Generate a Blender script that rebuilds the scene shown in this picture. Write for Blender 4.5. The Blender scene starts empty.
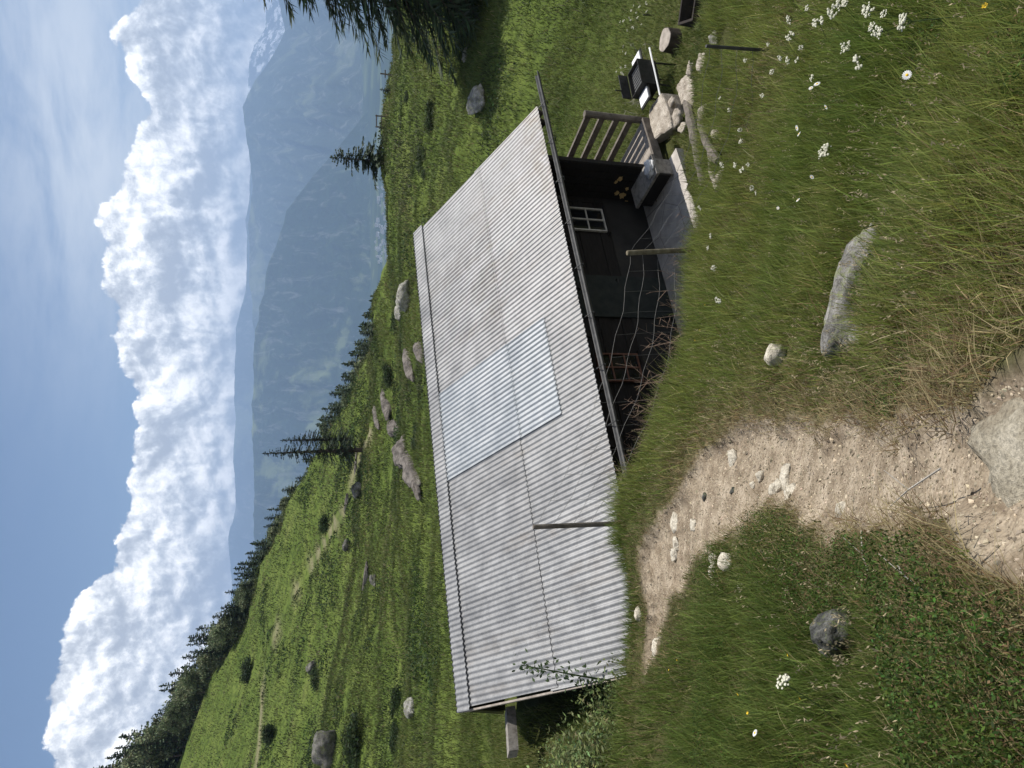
import bpy, math, random
import numpy as np
from mathutils import Vector, noise as mnoise

RNG = np.random.default_rng(7)
random.seed(7)
scene = bpy.context.scene
COL = scene.collection
R = math.radians

# ------------------------------------------------------------------ camera model
# The photograph was taken with the phone on its side: world "up" is picture left.
# (u, v) are the coordinates of the upright picture, 768 wide and 1024 tall.
F = 710.0
TH = math.atan(213.0 / 710.0)
CT, ST = math.cos(TH), math.sin(TH)

def ray(u, v):
    r, d = u - 384.0, v - 512.0
    return np.array([r, F * CT - d * ST, -F * ST - d * CT])

def P(u, v, Y):
    q = ray(u, v)
    return q * (Y / q[1])

# ------------------------------------------------------------------ numpy noise
def _hash(ix, iy, seed):
    h = (ix.astype(np.int64) * 374761393 + iy.astype(np.int64) * 668265263 + seed * 974711) & 0x7fffffff
    h = ((h ^ (h >> 13)) * 1274126177) & 0x7fffffff
    h = (h ^ (h >> 16)) & 0xffff
    return h / 65535.0

def vnoise(x, y, seed=0):
    x = np.asarray(x, float); y = np.asarray(y, float)
    ix, iy = np.floor(x), np.floor(y)
    fx, fy = x - ix, y - iy
    fx = fx * fx * (3 - 2 * fx); fy = fy * fy * (3 - 2 * fy)
    a = _hash(ix, iy, seed); b = _hash(ix + 1, iy, seed)
    c = _hash(ix, iy + 1, seed); d = _hash(ix + 1, iy + 1, seed)
    return (a * (1 - fx) + b * fx) * (1 - fy) + (c * (1 - fx) + d * fx) * fy - 0.5

def fbm(x, y, octv=4, seed=0, gain=0.5):
    s = 0; a = 1.0; f = 1.0
    for k in range(octv):
        s = s + a * vnoise(np.asarray(x) * f + 17.3 * k, np.asarray(y) * f - 9.1 * k, seed + k)
        a *= gain; f *= 2.03
    return s

def sstep(a, b, x):
    t = np.clip((np.asarray(x, float) - a) / (b - a), 0, 1)
    return t * t * (3 - 2 * t)

# ------------------------------------------------------------------ hut frame
T = 0.0172
E1 = ray(660, 540) * T
E0 = ray(100, 660); E0 = E0 * (E1[2] / E0[2])
_xh = E1 - E0; HLEN = float(np.linalg.norm(_xh)); XH = _xh / HLEN
YH = np.array([-XH[1], XH[0], 0.0])
SLOPE = R(24.4)
SL = 3.88
BR = SL * math.cos(SLOPE)          # horizontal distance eave -> ridge
ZE = float(E1[2]); ZR = ZE + SL * math.sin(SLOPE)
FLOOR = -6.16

def HP(a, b, z):
    p = E0 + XH * a + YH * b
    return np.array([p[0], p[1], z])

def to_h(x, y):
    dx, dy = np.asarray(x) - E0[0], np.asarray(y) - E0[1]
    return dx * XH[0] + dy * XH[1], dx * YH[0] + dy * YH[1]

def roof_z(b):
    return ZE + np.minimum(b, 2 * BR - b) * math.tan(SLOPE)

def on_roof(u, v):                 # pixel -> (a, s) on the front slope
    q = ray(u, v)
    n = np.array([-YH[0] * math.sin(SLOPE), -YH[1] * math.sin(SLOPE), math.cos(SLOPE)])
    p = q * (np.dot(n, E0) / np.dot(n, q))
    a, b = to_h(p[0], p[1])
    return float(a), float(b / BR)

def on_b(u, v, b):                 # pixel -> (a, z) on the vertical plane b = const
    q = ray(u, v)
    p0 = E0 + YH * b
    p = q * (np.dot(YH, p0) / np.dot(YH, q))
    return float(to_h(p[0], p[1])[0]), float(p[2])

# ------------------------------------------------------------------ terrain
ctrl_px = [
 (150,1010,1.12),(620,1015,1.5),(384,1015,1.28),
 (140,840,2.3),(0,860,2.0),(290,840,2.6),(450,860,2.9),(700,850,3.8),(560,860,3.4),
 (413,778,4.1),(290,740,4.3),(200,740,4.0),(50,700,4.4),(520,780,5.1),
 (600,780,6.0),(768,790,6.0),(170,655,5.9),(150,640,6.4),(0,600,7.0),(60,650,5.6),
 (244,622,7.4),(320,650,6.9),(384,680,7.0),(450,700,7.4),(521,700,8.3),(650,725,8.3),
 (768,720,8.8),(600,705,9.3),(560,712,8.7),(719,776,6.5),(290,690,5.2),(100,632,6.6),(200,636,6.5),
 (768,650,14.0),(768,600,16.5),(768,500,24),(700,560,18),(768,440,32),(768,400,42),
 (713,394,45),(631,385,46),(573,392,44),(534,391,44),(460,381,52),(432,375,57),
 (366,348,72),(327,324,82),(269,290,92),(206,263,100),(136,243,106),(93,212,111),(0,175,116),
 (600,470,25),(533,410,36),(450,400,42),(660,450,29),(620,420,36),
 (0,400,34),(0,350,46),(0,300,60),(0,240,85),(100,440,22),(100,350,52),(100,290,75),(200,330,68),(300,350,66),(250,400,38),(380,400,46),
 (0,500,15.5),(30,460,19),(160,450,21),
]
ctrl_xyz = [(0,0,-1.6),(-3,-3,-.3),(3,-3,-2.2),(-3,2,-1.0),(3,1.2,-2.5),(-6,3,-1.2),(6,2,-3.9),(-1.2,-.5,-1.25),
 (5.3,10.5,-6.4),(6,12,-6.75),(7.5,12.5,-7.05),(7,9.5,-6.3),(9,7,-6),
 (-60,30,7),(-40,10,5),(-20,0,3.5),(-12,7,-1.2),(30,10,-11),(40,30,-10.5),(60,45,-11),(-100,60,24),(-130,110,30),(15,2,-7),(10,-5,-5),(70,90,-12),(-15,-15,2),(20,-20,-9)]
for a, b, z in [(0,8.6,-4.0),(4.5,8.6,-5.2),(9,8.6,-6.5),(-.5,0,-3.85),(-.6,2,-3.55),(-.6,4,-3.4),(-.7,6,-3.7),(10.5,3,-6.5),(10.5,6,-6.6),
                (0.5,0,-4.35),(1.7,-.05,-4.6),(3.2,-.05,-5.35),(4.6,-.1,-6.0),(6,-.4,-6.2),(7.5,-.5,-6.16),(2,2,-5.4),(5,2,-6.4),(8,2,-6.4),(9.6,.3,-6.35),(5,5,-6.4),(9.2,-1,-6.62),(10,-.6,-6.65),(9.4,-.3,-6.55),(6.2,-.75,-6.12),(7.8,-.95,-6.22)]:
    p = HP(a, b, z); ctrl_xyz.append(tuple(p))
CP = np.array([P(*c) for c in ctrl_px] + [np.array(c, float) for c in ctrl_xyz])
_mq = lambda d2: np.sqrt(d2 + 0.25)
_n = len(CP)
_A = np.zeros((_n + 3, _n + 3))
_d2 = ((CP[:, None, :2] - CP[None, :, :2]) ** 2).sum(-1)
_A[:_n, :_n] = _mq(_d2) - np.eye(_n) * 0.01
_A[:_n, _n] = 1; _A[:_n, _n + 1:] = CP[:, :2]; _A[_n, :_n] = 1; _A[_n + 1:, :_n] = CP[:, :2].T
_W = np.linalg.solve(_A, np.concatenate([CP[:, 2], np.zeros(3)]))
crest = [(-900,170,118),(0,175,116),(93,212,111),(136,243,106),(206,263,100),(269,290,92),(327,324,82),(366,348,72),(432,375,57),(460,381,52),(534,391,44),(573,392,44),(631,385,46),(713,394,45),(768,400,45),(1500,420,45)]
_ck = np.array([P(*c)[0] / c[2] for c in crest]); _cy = np.array([c[2] for c in crest], float)

def crest_y(x, y):
    k = np.asarray(x) / np.maximum(np.asarray(y, float), 1.0)
    return np.interp(k, _ck, _cy), k

def terrain(x, y, detail=True):
    x = np.asarray(x, float); y = np.asarray(y, float)
    shp = x.shape; xf = x.ravel(); yf = y.ravel()
    # clamp the interpolation domain, the far slope is added below
    cy, k = crest_y(xf, yf)
    s = np.where(yf > 8, yf - cy, -1.0)
    ye = np.where(s > 0, cy + 0.15 * np.minimum(s, 40), yf); xe = np.where(s > 0, xf * ye / np.maximum(yf, 1), xf)
    xe = np.clip(xe, -150, 90); ye = np.clip(ye, -25, 150)
    z = np.empty_like(xf)
    for i in range(0, len(xf), 20000):
        sl = slice(i, i + 20000)
        d2 = (xe[sl, None] - CP[None, :, 0]) ** 2 + (ye[sl, None] - CP[None, :, 1]) ** 2
        z[sl] = _mq(d2) @ _W[:_n] + _W[_n] + _W[_n + 1] * xe[sl] + _W[_n + 2] * ye[sl]
    sp = np.maximum(s, 0)
    lf = sstep(0.05, -0.2, k)           # left flank falls away more gently
    z -= (0.62 - 0.37 * lf) * sp * sp / (sp + 14) + 0.30 * lf * np.maximum(sp - 50, 0)
    out = np.maximum(np.maximum(-60 - xf, xf - 70), -20 - yf)
    z = np.maximum(z, -519.0)
    if detail:
        dist = np.hypot(xf, yf)
        amp = np.clip(dist / 40.0, 0, 1)
        z += amp * .85 * fbm(xf / 6.5, yf / 6.0, 4, 3) * sstep(10, 28, dist) * (1 - 0.6 * sstep(-12, -2, s) * (s < 0))
        z += 0.10 * fbm(xf / 0.9, yf / 0.9, 3, 11) * sstep(0.5, 2.0, dist)
        z += 0.030 * fbm(xf / 0.22, yf / 0.22, 2, 23) * sstep(30, 15, dist)
    # keep the ground below the hut's roof and floor
    a, b = to_h(xf, yf)
    inside = (a > -0.10) & (a < HLEN + 0.2) & (b > -0.12) & (b < 2 * BR + 0.15)
    z = np.where(inside, np.minimum(z, roof_z(np.clip(b, 0, 2 * BR)) - 0.30), z)
    fl = (a > 3.4) & (a < 8.3) & (b > -0.22) & (b < 6.5)
    z = np.where(fl, np.minimum(z, FLOOR - 0.25), z)
    fl = (a > 8.0) & (a < 9.5) & (b > 0.1) & (b < 4)
    z = np.where(fl, np.minimum(z, FLOOR - 0.2), z)
    return z.reshape(shp)

def gz(x, y):
    return float(terrain(np.array([x]), np.array([y]))[0])

_YS = np.geomspace(0.7, 170, 3000)
def hit(u, v):
    q = ray(u, v); q = q / q[1]
    z = terrain(q[0] * _YS, _YS)
    below = (q[2] * _YS) < z
    i = int(np.argmax(below)) if below.any() else len(_YS) - 1
    y = _YS[i]
    return np.array([q[0] * y, y, z[i]])

# ------------------------------------------------------------------ node helpers / materials
def new_mat(name):
    m = bpy.data.materials.new(name); m.use_nodes = True
    nt = m.node_tree; nt.nodes.clear()
    out = nt.nodes.new('ShaderNodeOutputMaterial')
    b = nt.nodes.new('ShaderNodeBsdfPrincipled')
    nt.links.new(b.outputs[0], out.inputs[0])
    return m, nt, b

def nd(nt, typ, **kw):
    n = nt.nodes.new(typ)
    for k, val in kw.items():
        if k.startswith('i_'):
            n.inputs[int(k[2:]) if k[2:].isdigit() else k[2:].replace('_', ' ')].default_value = val
        else:
            setattr(n, k, val)
    return n

DIM = ['3D']
def noise_node(nt, coord, scale, detail=4.0, rough=0.55, dist=0.0):
    n = nd(nt, 'ShaderNodeTexNoise', noise_dimensions=DIM[0])
    n.inputs['Scale'].default_value = scale; n.inputs['Detail'].default_value = detail
    n.inputs['Roughness'].default_value = rough; n.inputs['Distortion'].default_value = dist
    nt.links.new(coord, n.inputs['Vector'])
    return n

def ramp(nt, fac, stops):
    r = nd(nt, 'ShaderNodeValToRGB')
    e = r.color_ramp.elements
    while len(e) > 1: e.remove(e[-1])
    e[0].position = stops[0][0]; e[0].color = (*stops[0][1], 1)
    for p, c in stops[1:]:
        x = e.new(p); x.color = (*c, 1)
    nt.links.new(fac, r.inputs[0])
    return r

def mix(nt, fac, a, b, mode='MIX'):
    m = nd(nt, 'ShaderNodeMix', data_type='RGBA', blend_type=mode)
    if isinstance(fac, (int, float)): m.inputs[0].default_value = fac
    else: nt.links.new(fac, m.inputs[0])
    for val, s in ((a, m.inputs[6]), (b, m.inputs[7])):
        if isinstance(val, tuple): s.default_value = (*val, 1)
        else: nt.links.new(val, s)
    return m.outputs[2]

def bump(nt, bsdf, h, strength=0.4, dist=0.02):
    b = nd(nt, 'ShaderNodeBump'); b.inputs['Strength'].default_value = strength; b.inputs['Distance'].default_value = dist
    nt.links.new(h, b.inputs['Height']); nt.links.new(b.outputs[0], bsdf.inputs['Normal'])

def noisy_mat(name, c1, c2, scale=6.0, rough=0.85, bscale=40.0, bstr=0.4, bdist=0.01, metallic=0.0, c3=None, stretch=None, spec=0.3):
    m, nt, b = new_mat(name)
    tc = nd(nt, 'ShaderNodeTexCoord'); co = tc.outputs['Object']
    if stretch:
        mp = nd(nt, 'ShaderNodeMapping'); mp.inputs['Scale'].default_value = stretch
        nt.links.new(co, mp.inputs[0]); co = mp.outputs[0]
    n = noise_node(nt, co, scale, 6, 0.6)
    st = [(0.3, c1), (0.68, c2)] if c3 is None else [(0.28, c1), (0.52, c2), (0.75, c3)]
    r = ramp(nt, n.outputs['Fac'], st)
    n2 = noise_node(nt, co, bscale, 5, 0.65)
    col = mix(nt, 0.35, r.outputs[0], ramp(nt, n2.outputs['Fac'], [(0.3, (0.45,) * 3), (0.7, (1.0,) * 3)]).outputs[0], 'MULTIPLY')
    nt.links.new(col, b.inputs['Base Color'])
    b.inputs['Roughness'].default_value = rough; b.inputs['Metallic'].default_value = metallic
    b.inputs['Specular IOR Level'].default_value = spec
    if bstr: bump(nt, b, n2.outputs['Fac'], bstr, bdist)
    return m

def leaf_mat(name, attr='tint', trans=0.35, rough=0.6, spec=0.25):
    m = bpy.data.materials.new(name); m.use_nodes = True
    nt = m.node_tree; nt.nodes.clear()
    out = nd(nt, 'ShaderNodeOutputMaterial')
    at = nd(nt, 'ShaderNodeAttribute', attribute_name=attr)
    b = nd(nt, 'ShaderNodeBsdfPrincipled'); b.inputs['Roughness'].default_value = rough
    b.inputs['Specular IOR Level'].default_value = spec
    nt.links.new(at.outputs['Color'], b.inputs['Base Color'])
    t = nd(nt, 'ShaderNodeBsdfTranslucent'); nt.links.new(at.outputs['Color'], t.inputs['Color'])
    mx = nd(nt, 'ShaderNodeMixShader'); mx.inputs[0].default_value = trans
    nt.links.new(b.outputs[0], mx.inputs[1]); nt.links.new(t.outputs[0], mx.inputs[2]); nt.links.new(mx.outputs[0], out.inputs[0])
    return m

M = {}
M['leaf'] = leaf_mat('grass_blades', trans=0.38)
M['needle'] = leaf_mat('spruce_needles', trans=0.12, rough=0.7)
M['foliage'] = leaf_mat('broad_leaves', trans=0.32, rough=0.65, spec=0.15)
M['bark'] = noisy_mat('bark', (.035,.026,.02), (.09,.07,.055), 9, .95, 60, .8, .02, stretch=(1,1,.25))
M['oldwood'] = noisy_mat('weathered_grey_wood', (.10,.09,.078), (.26,.24,.215), 14, .85, 90, .6, .006, c3=(.33,.31,.28), stretch=(1,1,1))
M['postwood'] = noisy_mat('post_wood', (.09,.075,.045), (.22,.19,.13), 12, .9, 70, .5, .004)
M['deckwood'] = noisy_mat('deck_boards', (.22,.19,.16), (.42,.37,.32), 8, .85, 80, .5, .004)
M['railwood'] = noisy_mat('rail_wood', (.07,.06,.05), (.19,.165,.14), 9, .85, 70, .5, .004)
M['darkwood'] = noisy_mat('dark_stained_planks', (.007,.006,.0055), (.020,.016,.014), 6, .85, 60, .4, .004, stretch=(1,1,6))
M['door'] = noisy_mat('door_boards', (.012,.016,.015), (.03,.034,.03), 6, .8, 60, .4, .004)
M['redwood'] = noisy_mat('red_brown_frame', (.10,.045,.03), (.20,.10,.07), 10, .8, 60, .4, .003)
M['whitepaint'] = noisy_mat('flaking_white_paint', (.32,.30,.27), (.55,.53,.49), 18, .7, 90, .3, .002)
M['iron'] = noisy_mat('blackened_iron', (.012,.012,.012), (.04,.038,.036), 16, .55, 80, .3, .002, metallic=.3)
M['steel'] = noisy_mat('bright_sheet_metal', (.70,.70,.70), (.88,.88,.88), 10, .5, 60, .1, .001)
M['gutter'] = noisy_mat('grey_gutter', (.045,.045,.045), (.09,.09,.09), 9, .55, 70, .2, .002, metallic=.2)
M['wire'] = noisy_mat('galvanised_wire', (.12,.115,.11), (.20,.195,.185), 20, .5, 60, 0, .001, metallic=.2)
M['glass'] = noisy_mat('window_glass', (.006,.007,.008), (.012,.013,.015), 3, .08, 6, 0, .001, spec=.6)
M['cloth'] = noisy_mat('pale_cloth', (.50,.50,.50), (.68,.67,.66), 10, .9, 50, .5, .01)
M['soilbox'] = noisy_mat('dark_trough_wood', (.012,.01,.009), (.04,.032,.026), 10, .9, 60, .5, .005)
M['deadstem'] = noisy_mat('dead_stems', (.17,.105,.08), (.34,.25,.18), 20, .9, 60, 0, .002)
M['drystem'] = noisy_mat('bleached_twigs', (.28,.25,.21), (.45,.42,.37), 20, .9, 60, 0, .002)
M['greenstem'] = noisy_mat('green_stems', (.05,.085,.025), (.09,.13,.045), 20, .8, 60, 0, .002)
M['petal'] = noisy_mat('white_petals', (.58,.58,.56), (.70,.70,.68), 40, .7, 90, 0, .001)
M['cream'] = noisy_mat('cream_florets', (.46,.45,.35), (.66,.65,.53), 60, .8, 120, .3, .002)
M['yellow'] = noisy_mat('yellow_florets', (.62,.38,.015), (.80,.55,.03), 60, .7, 120, .2, .001)
M['ochre'] = noisy_mat('ochre_bare_plaster', (.42,.27,.10), (.62,.44,.20), 14, .9, 60, .3, .003)
M['housewall'] = noisy_mat('rendered_house_walls', (.74,.73,.70), (.84,.83,.81), .02, .9, 1, 0)
M['houseroof'] = noisy_mat('house_roofs', (.14,.14,.14), (.24,.24,.24), .02, .9, 1, 0)

def rock_mat(name, c1, c2, c3, lichen=None, scale=5.0):
    m, nt, b = new_mat(name)
    tc = nd(nt, 'ShaderNodeTexCoord'); co = tc.outputs['Object']
    n = noise_node(nt, co, scale, 8, 0.62, .4)
    col = ramp(nt, n.outputs['Fac'], [(.38, c1), (.5, c2), (.62, c3)]).outputs[0]
    n2 = noise_node(nt, co, scale * 9, 6, .7)
    col = mix(nt, .55, col, ramp(nt, n2.outputs['Fac'], [(.38, (.30,) * 3), (.56, (1.1,) * 3)]).outputs[0], 'MULTIPLY')
    if lichen:
        n3 = noise_node(nt, co, scale * 2.7, 5, .7)
        f = ramp(nt, n3.outputs['Fac'], [(.53, (0, 0, 0)), (.59, (.75, .75, .75))]).outputs[0]
        col = mix(nt, f, col, lichen)
    nt.links.new(col, b.inputs['Base Color']); b.inputs['Roughness'].default_value = .92
    b.inputs['Specular IOR Level'].default_value = .2
    bump(nt, b, n2.outputs['Fac'], 1.0, .02)
    return m
M['granite'] = rock_mat('grey_granite', (.13,.125,.115), (.25,.24,.22), (.38,.365,.34), (.22,.24,.12))
M['palestone'] = rock_mat('pale_sunbleached_stone', (.50,.45,.36), (.64,.585,.48), (.76,.71,.60))
M['slabstone'] = rock_mat('flagstone', (.30,.26,.21), (.42,.37,.31), (.52,.47,.40))
M['darkstone'] = rock_mat('lichened_dark_stone', (.06,.062,.058), (.13,.13,.12), (.24,.24,.22), (.16,.18,.09), scale=14)
M['brownrock'] = rock_mat('brown_rock_face', (.060,.053,.047), (.115,.101,.089), (.185,.165,.146), scale=2.6)
M['boulder'] = rock_mat('meadow_boulder', (.045,.042,.038), (.10,.096,.088), (.19,.18,.165), (.08,.09,.04), scale=1.6)
M['pebble'] = rock_mat('path_pebbles', (.20,.165,.13), (.38,.32,.25), (.58,.52,.44), scale=9)
M['beigestone'] = rock_mat('beige_flat_rock', (.34,.295,.22), (.45,.40,.305), (.56,.505,.40), scale=8)

def metal_roof(name, base1, base2, base3, rough=0.42, metallic=0.55):
    m, nt, b = new_mat(name)
    tc = nd(nt, 'ShaderNodeTexCoord'); co = tc.outputs['Object']
    n = noise_node(nt, co, 2.4, 8, .68, .3)
    col = ramp(nt, n.outputs['Fac'], [(.36, base1), (.5, base2), (.64, base3)]).outputs[0]
    n2 = noise_node(nt, co, 26, 6, .7)
    col = mix(nt, .28, col, ramp(nt, n2.outputs['Fac'], [(.36, (.38, .36, .34)), (.52, (1, 1, 1))]).outputs[0], 'MULTIPLY')
    at = nd(nt, 'ShaderNodeAttribute', attribute_name='stain')
    n3 = noise_node(nt, co, 5, 6, .7)
    f = nd(nt, 'ShaderNodeMath', operation='MULTIPLY'); nt.links.new(at.outputs['Fac'], f.inputs[0]); nt.links.new(ramp(nt, n3.outputs['Fac'], [(.35, (0,) * 3), (.65, (1,) * 3)]).outputs[0], f.inputs[1])
    col = mix(nt, f.outputs[0], col, (.16, .138, .115))
    tn = nd(nt, 'ShaderNodeAttribute', attribute_name='tone'); col = mix(nt, 1.0, col, tn.outputs['Fac'], 'MULTIPLY')
    nt.links.new(col, b.inputs['Base Color']); b.inputs['Metallic'].default_value = metallic
    rr = ramp(nt, n.outputs['Fac'], [(.3, (rough - .08,) * 3), (.7, (rough + .12,) * 3)])
    nt.links.new(rr.outputs[0], b.inputs['Roughness'])
    return m
M['roof'] = metal_roof('aged_corrugated_metal', (.205,.206,.208), (.252,.253,.255), (.305,.306,.308), .46, .22)
M['panel'] = metal_roof('newer_pale_blue_sheet', (.32,.345,.365), (.355,.38,.40), (.39,.41,.425), .4, .2)

# plaster wall, dark below with peeled yellowish patches
m, nt, b = new_mat('dark_plaster_wall')
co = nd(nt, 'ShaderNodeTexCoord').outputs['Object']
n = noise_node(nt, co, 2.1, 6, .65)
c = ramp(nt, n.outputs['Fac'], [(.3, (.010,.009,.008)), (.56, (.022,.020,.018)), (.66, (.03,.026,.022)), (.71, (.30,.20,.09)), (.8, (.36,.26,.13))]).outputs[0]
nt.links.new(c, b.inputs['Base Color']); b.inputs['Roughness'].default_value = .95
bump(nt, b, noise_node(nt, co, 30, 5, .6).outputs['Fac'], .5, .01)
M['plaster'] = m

# concrete terrace with fine joints
m, nt, b = new_mat('worn_concrete_slabs')
co = nd(nt, 'ShaderNodeTexCoord').outputs['Object']
n = noise_node(nt, co, 3.0, 7, .65)
c = ramp(nt, n.outputs['Fac'], [(.36, (.34,.31,.28)), (.64, (.52,.48,.44))]).outputs[0]
n2 = noise_node(nt, co, 60, 4, .7)
c = mix(nt, .4, c, ramp(nt, n2.outputs['Fac'], [(.3, (.5,) * 3), (.65, (1,) * 3)]).outputs[0], 'MULTIPLY')
vo = nd(nt, 'ShaderNodeTexVoronoi', feature='DISTANCE_TO_EDGE'); vo.inputs['Scale'].default_value = 1.6; nt.links.new(co, vo.inputs['Vector'])
c = mix(nt, ramp(nt, vo.outputs['Distance'], [(.0, (.75,) * 3), (.018, (0,) * 3)]).outputs[0], c, (.10,.09,.08))
nt.links.new(c, b.inputs['Base Color']); b.inputs['Roughness'].default_value = .9
bump(nt, b, n2.outputs['Fac'], .4, .006)
M['concrete'] = m

# ground: soil under the grass near, meadow turf farther off, bare dirt where trodden
m, nt, b = new_mat('meadow_ground')
co = nd(nt, 'ShaderNodeTexCoord').outputs['Object']
aD = nd(nt, 'ShaderNodeAttribute', attribute_name='dirt'); aF = nd(nt, 'ShaderNodeAttribute', attribute_name='turf'); aW = nd(nt, 'ShaderNodeAttribute', attribute_name='wood')
n1 = noise_node(nt, co, 9.0, 6, .65)
soil = ramp(nt, n1.outputs['Fac'], [(.3, (.030,.030,.012)), (.55, (.055,.058,.020)), (.72, (.10,.085,.045))]).outputs[0]
nA = noise_node(nt, co, .22, 8, .62, .5); nB = noise_node(nt, co, 1.7, 6, .68)
turf = ramp(nt, nA.outputs['Fac'], [(.28, (.050,.080,.016)), (.48, (.078,.112,.024)), (.62, (.100,.132,.032)), (.78, (.13,.14,.05))]).outputs[0]
turf = mix(nt, .8, turf, ramp(nt, nB.outputs['Fac'], [(.38, (.42,.45,.40)), (.56, (1.15,1.12,1.0))]).outputs[0], 'MULTIPLY')
c = mix(nt, aF.outputs['Fac'], soil, turf)
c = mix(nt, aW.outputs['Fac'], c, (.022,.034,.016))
n2 = noise_node(nt, co, 5.5, 8, .66); n3 = noise_node(nt, co, 95, 4, .7); n4 = noise_node(nt, co, 24, 5, .7)
dirt = ramp(nt, n2.outputs['Fac'], [(.36, (.185,.145,.103)), (.5, (.275,.225,.165)), (.62, (.375,.315,.24))]).outputs[0]
dirt = mix(nt, .75, dirt, ramp(nt, n3.outputs['Fac'], [(.36, (.50,.47,.44)), (.48, (.92,.92,.92)), (.62, (1.2,1.18,1.15))]).outputs[0], 'MULTIPLY')
dirt = mix(nt, .45, dirt, ramp(nt, n4.outputs['Fac'], [(.40, (.48,.44,.40)), (.52, (1.02,) * 3)]).outputs[0], 'MULTIPLY')
c = mix(nt, aD.outputs['Fac'], c, dirt)
nt.links.new(c, b.inputs['Base Color']); b.inputs['Roughness'].default_value = .96; b.inputs['Specular IOR Level'].default_value = .1
ad = nd(nt, 'ShaderNodeMath', operation='ADD'); nt.links.new(n3.outputs['Fac'], ad.inputs[0]); nt.links.new(n4.outputs['Fac'], ad.inputs[1])
bump(nt, b, ad.outputs[0], .55, .008)
M['ground'] = m

# ------------------------------------------------------------------ mesh helpers
def link(name, me, mat=None, parent=None):
    o = bpy.data.objects.new(name, me); COL.objects.link(o)
    if mat is not None:
        for mm in (mat if isinstance(mat, (list, tuple)) else [mat]): me.materials.append(mm)
    if parent is not None: o.parent = parent
    return o

def np_mesh(name, verts, tris, tint=None, smooth=False):
    me = bpy.data.meshes.new(name)
    verts = np.asarray(verts, np.float32); tris = np.asarray(tris, np.int32)
    nv, nf, k = len(verts), len(tris), tris.shape[1]
    me.vertices.add(nv); me.vertices.foreach_set('co', verts.ravel())
    me.loops.add(nf * k); me.loops.foreach_set('vertex_index', tris.ravel())
    me.polygons.add(nf); me.polygons.foreach_set('loop_start', np.arange(0, nf * k, k, dtype=np.int32))
    me.polygons.foreach_set('use_smooth', np.full(nf, smooth))
    me.update(calc_edges=True)
    if tint is not None:
        at = me.attributes.new('tint', 'FLOAT_COLOR', 'POINT')
        c = np.ones((nv, 4), np.float32); c[:, :3] = tint
        at.data.foreach_set('color', c.ravel())
    return me

class MB:
    def __init__(s): s.v = []; s.f = []
    def add(s, vs, fs):
        k = len(s.v); s.v += [tuple(map(float, q)) for q in vs]; s.f += [tuple(i + k for i in f) for f in fs]
    def box(s, c, ax, ay, az):
        c, ax, ay, az = (np.array(q, float) for q in (c, ax, ay, az))
        vs = [c + i * ax + j * ay + k * az for k in (-1, 1) for j in (-1, 1) for i in (-1, 1)]
        s.add(vs, [(0,2,3,1),(4,5,7,6),(0,1,5,4),(2,6,7,3),(0,4,6,2),(1,3,7,5)])
    def hbox(s, a0, a1, b0, b1, z0, z1):
        s.box(HP((a0 + a1) / 2, (b0 + b1) / 2, (z0 + z1) / 2), XH * (a1 - a0) / 2, YH * (b1 - b0) / 2, (0, 0, (z1 - z0) / 2))
    def tube(s, pts, rad, n=8, cap=True):
        pts = [np.array(p, float) for p in pts]
        if isinstance(rad, (int, float)): rad = [rad] * len(pts)
        rings = []; ref = None
        for i, p in enumerate(pts):
            d = pts[min(i + 1, len(pts) - 1)] - pts[max(i - 1, 0)]; d = d / (np.linalg.norm(d) + 1e-9)
            if ref is None: ref = np.array([0, 0, 1.0]) if abs(d[2]) < .9 else np.array([1.0, 0, 0])
            x = np.cross(ref, d); x /= np.linalg.norm(x) + 1e-9; y = np.cross(d, x); ref = ref
            rings.append([p + rad[i] * (math.cos(t) * x + math.sin(t) * y) for t in np.linspace(0, 2 * math.pi, n, endpoint=False)])
        vs = [q for r in rings for q in r]; fs = []
        for i in range(len(pts) - 1):
            for j in range(n):
                fs.append((i * n + j, i * n + (j + 1) % n, (i + 1) * n + (j + 1) % n, (i + 1) * n + j))
        if cap: fs += [tuple(range(n - 1, -1, -1)), tuple(range((len(pts) - 1) * n, len(pts) * n))]
        s.add(vs, fs)
    def mesh(s, name, org=(0, 0, 0), smooth=False):
        me = bpy.data.meshes.new(name); o = np.array(org, float)
        me.from_pydata([tuple(np.array(q) - o) for q in s.v], [], s.f); me.update()
        if smooth: me.polygons.foreach_set('use_smooth', [True] * len(me.polygons))
        return me

def tag(o, label=None, cat=None, group=None, kind=None):
    if label: o['label'] = label
    if cat: o['category'] = cat
    if group: o['group'] = group
    if kind: o['kind'] = kind
    return o

def thing(name, label, cat, loc=(0, 0, 0), group=None):
    o = bpy.data.objects.new(name, None); COL.objects.link(o); o.location = tuple(map(float, loc)); o.empty_display_size = .1
    return tag(o, label, cat, group)

def wloc(o):
    p = np.zeros(3)
    while o is not None: p += np.array(o.location); o = o.parent
    return p

def part(name, mb, mat, root, smooth=False):
    o = link(name, mb.mesh(name, wloc(root), smooth), mat, root)
    return o

def solo(name, mb, mat, loc, label, cat, group=None, smooth=False):
    o = link(name, mb.mesh(name, loc, smooth), mat); o.location = tuple(map(float, loc))
    return tag(o, label, cat, group)

AVOID = []      # circles kept free of grass (x, y, r)

# ------------------------------------------------------------------ rocks
_ico = {}
def ico(sub):
    if sub in _ico: return _ico[sub]
    import bmesh
    bm = bmesh.new(); bmesh.ops.create_icosphere(bm, subdivisions=sub, radius=1.0)
    v = np.array([q.co[:] for q in bm.verts]); f = np.array([[w.index for w in t.verts] for t in bm.faces]); bm.free()
    _ico[sub] = (v, f); return v, f

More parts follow.
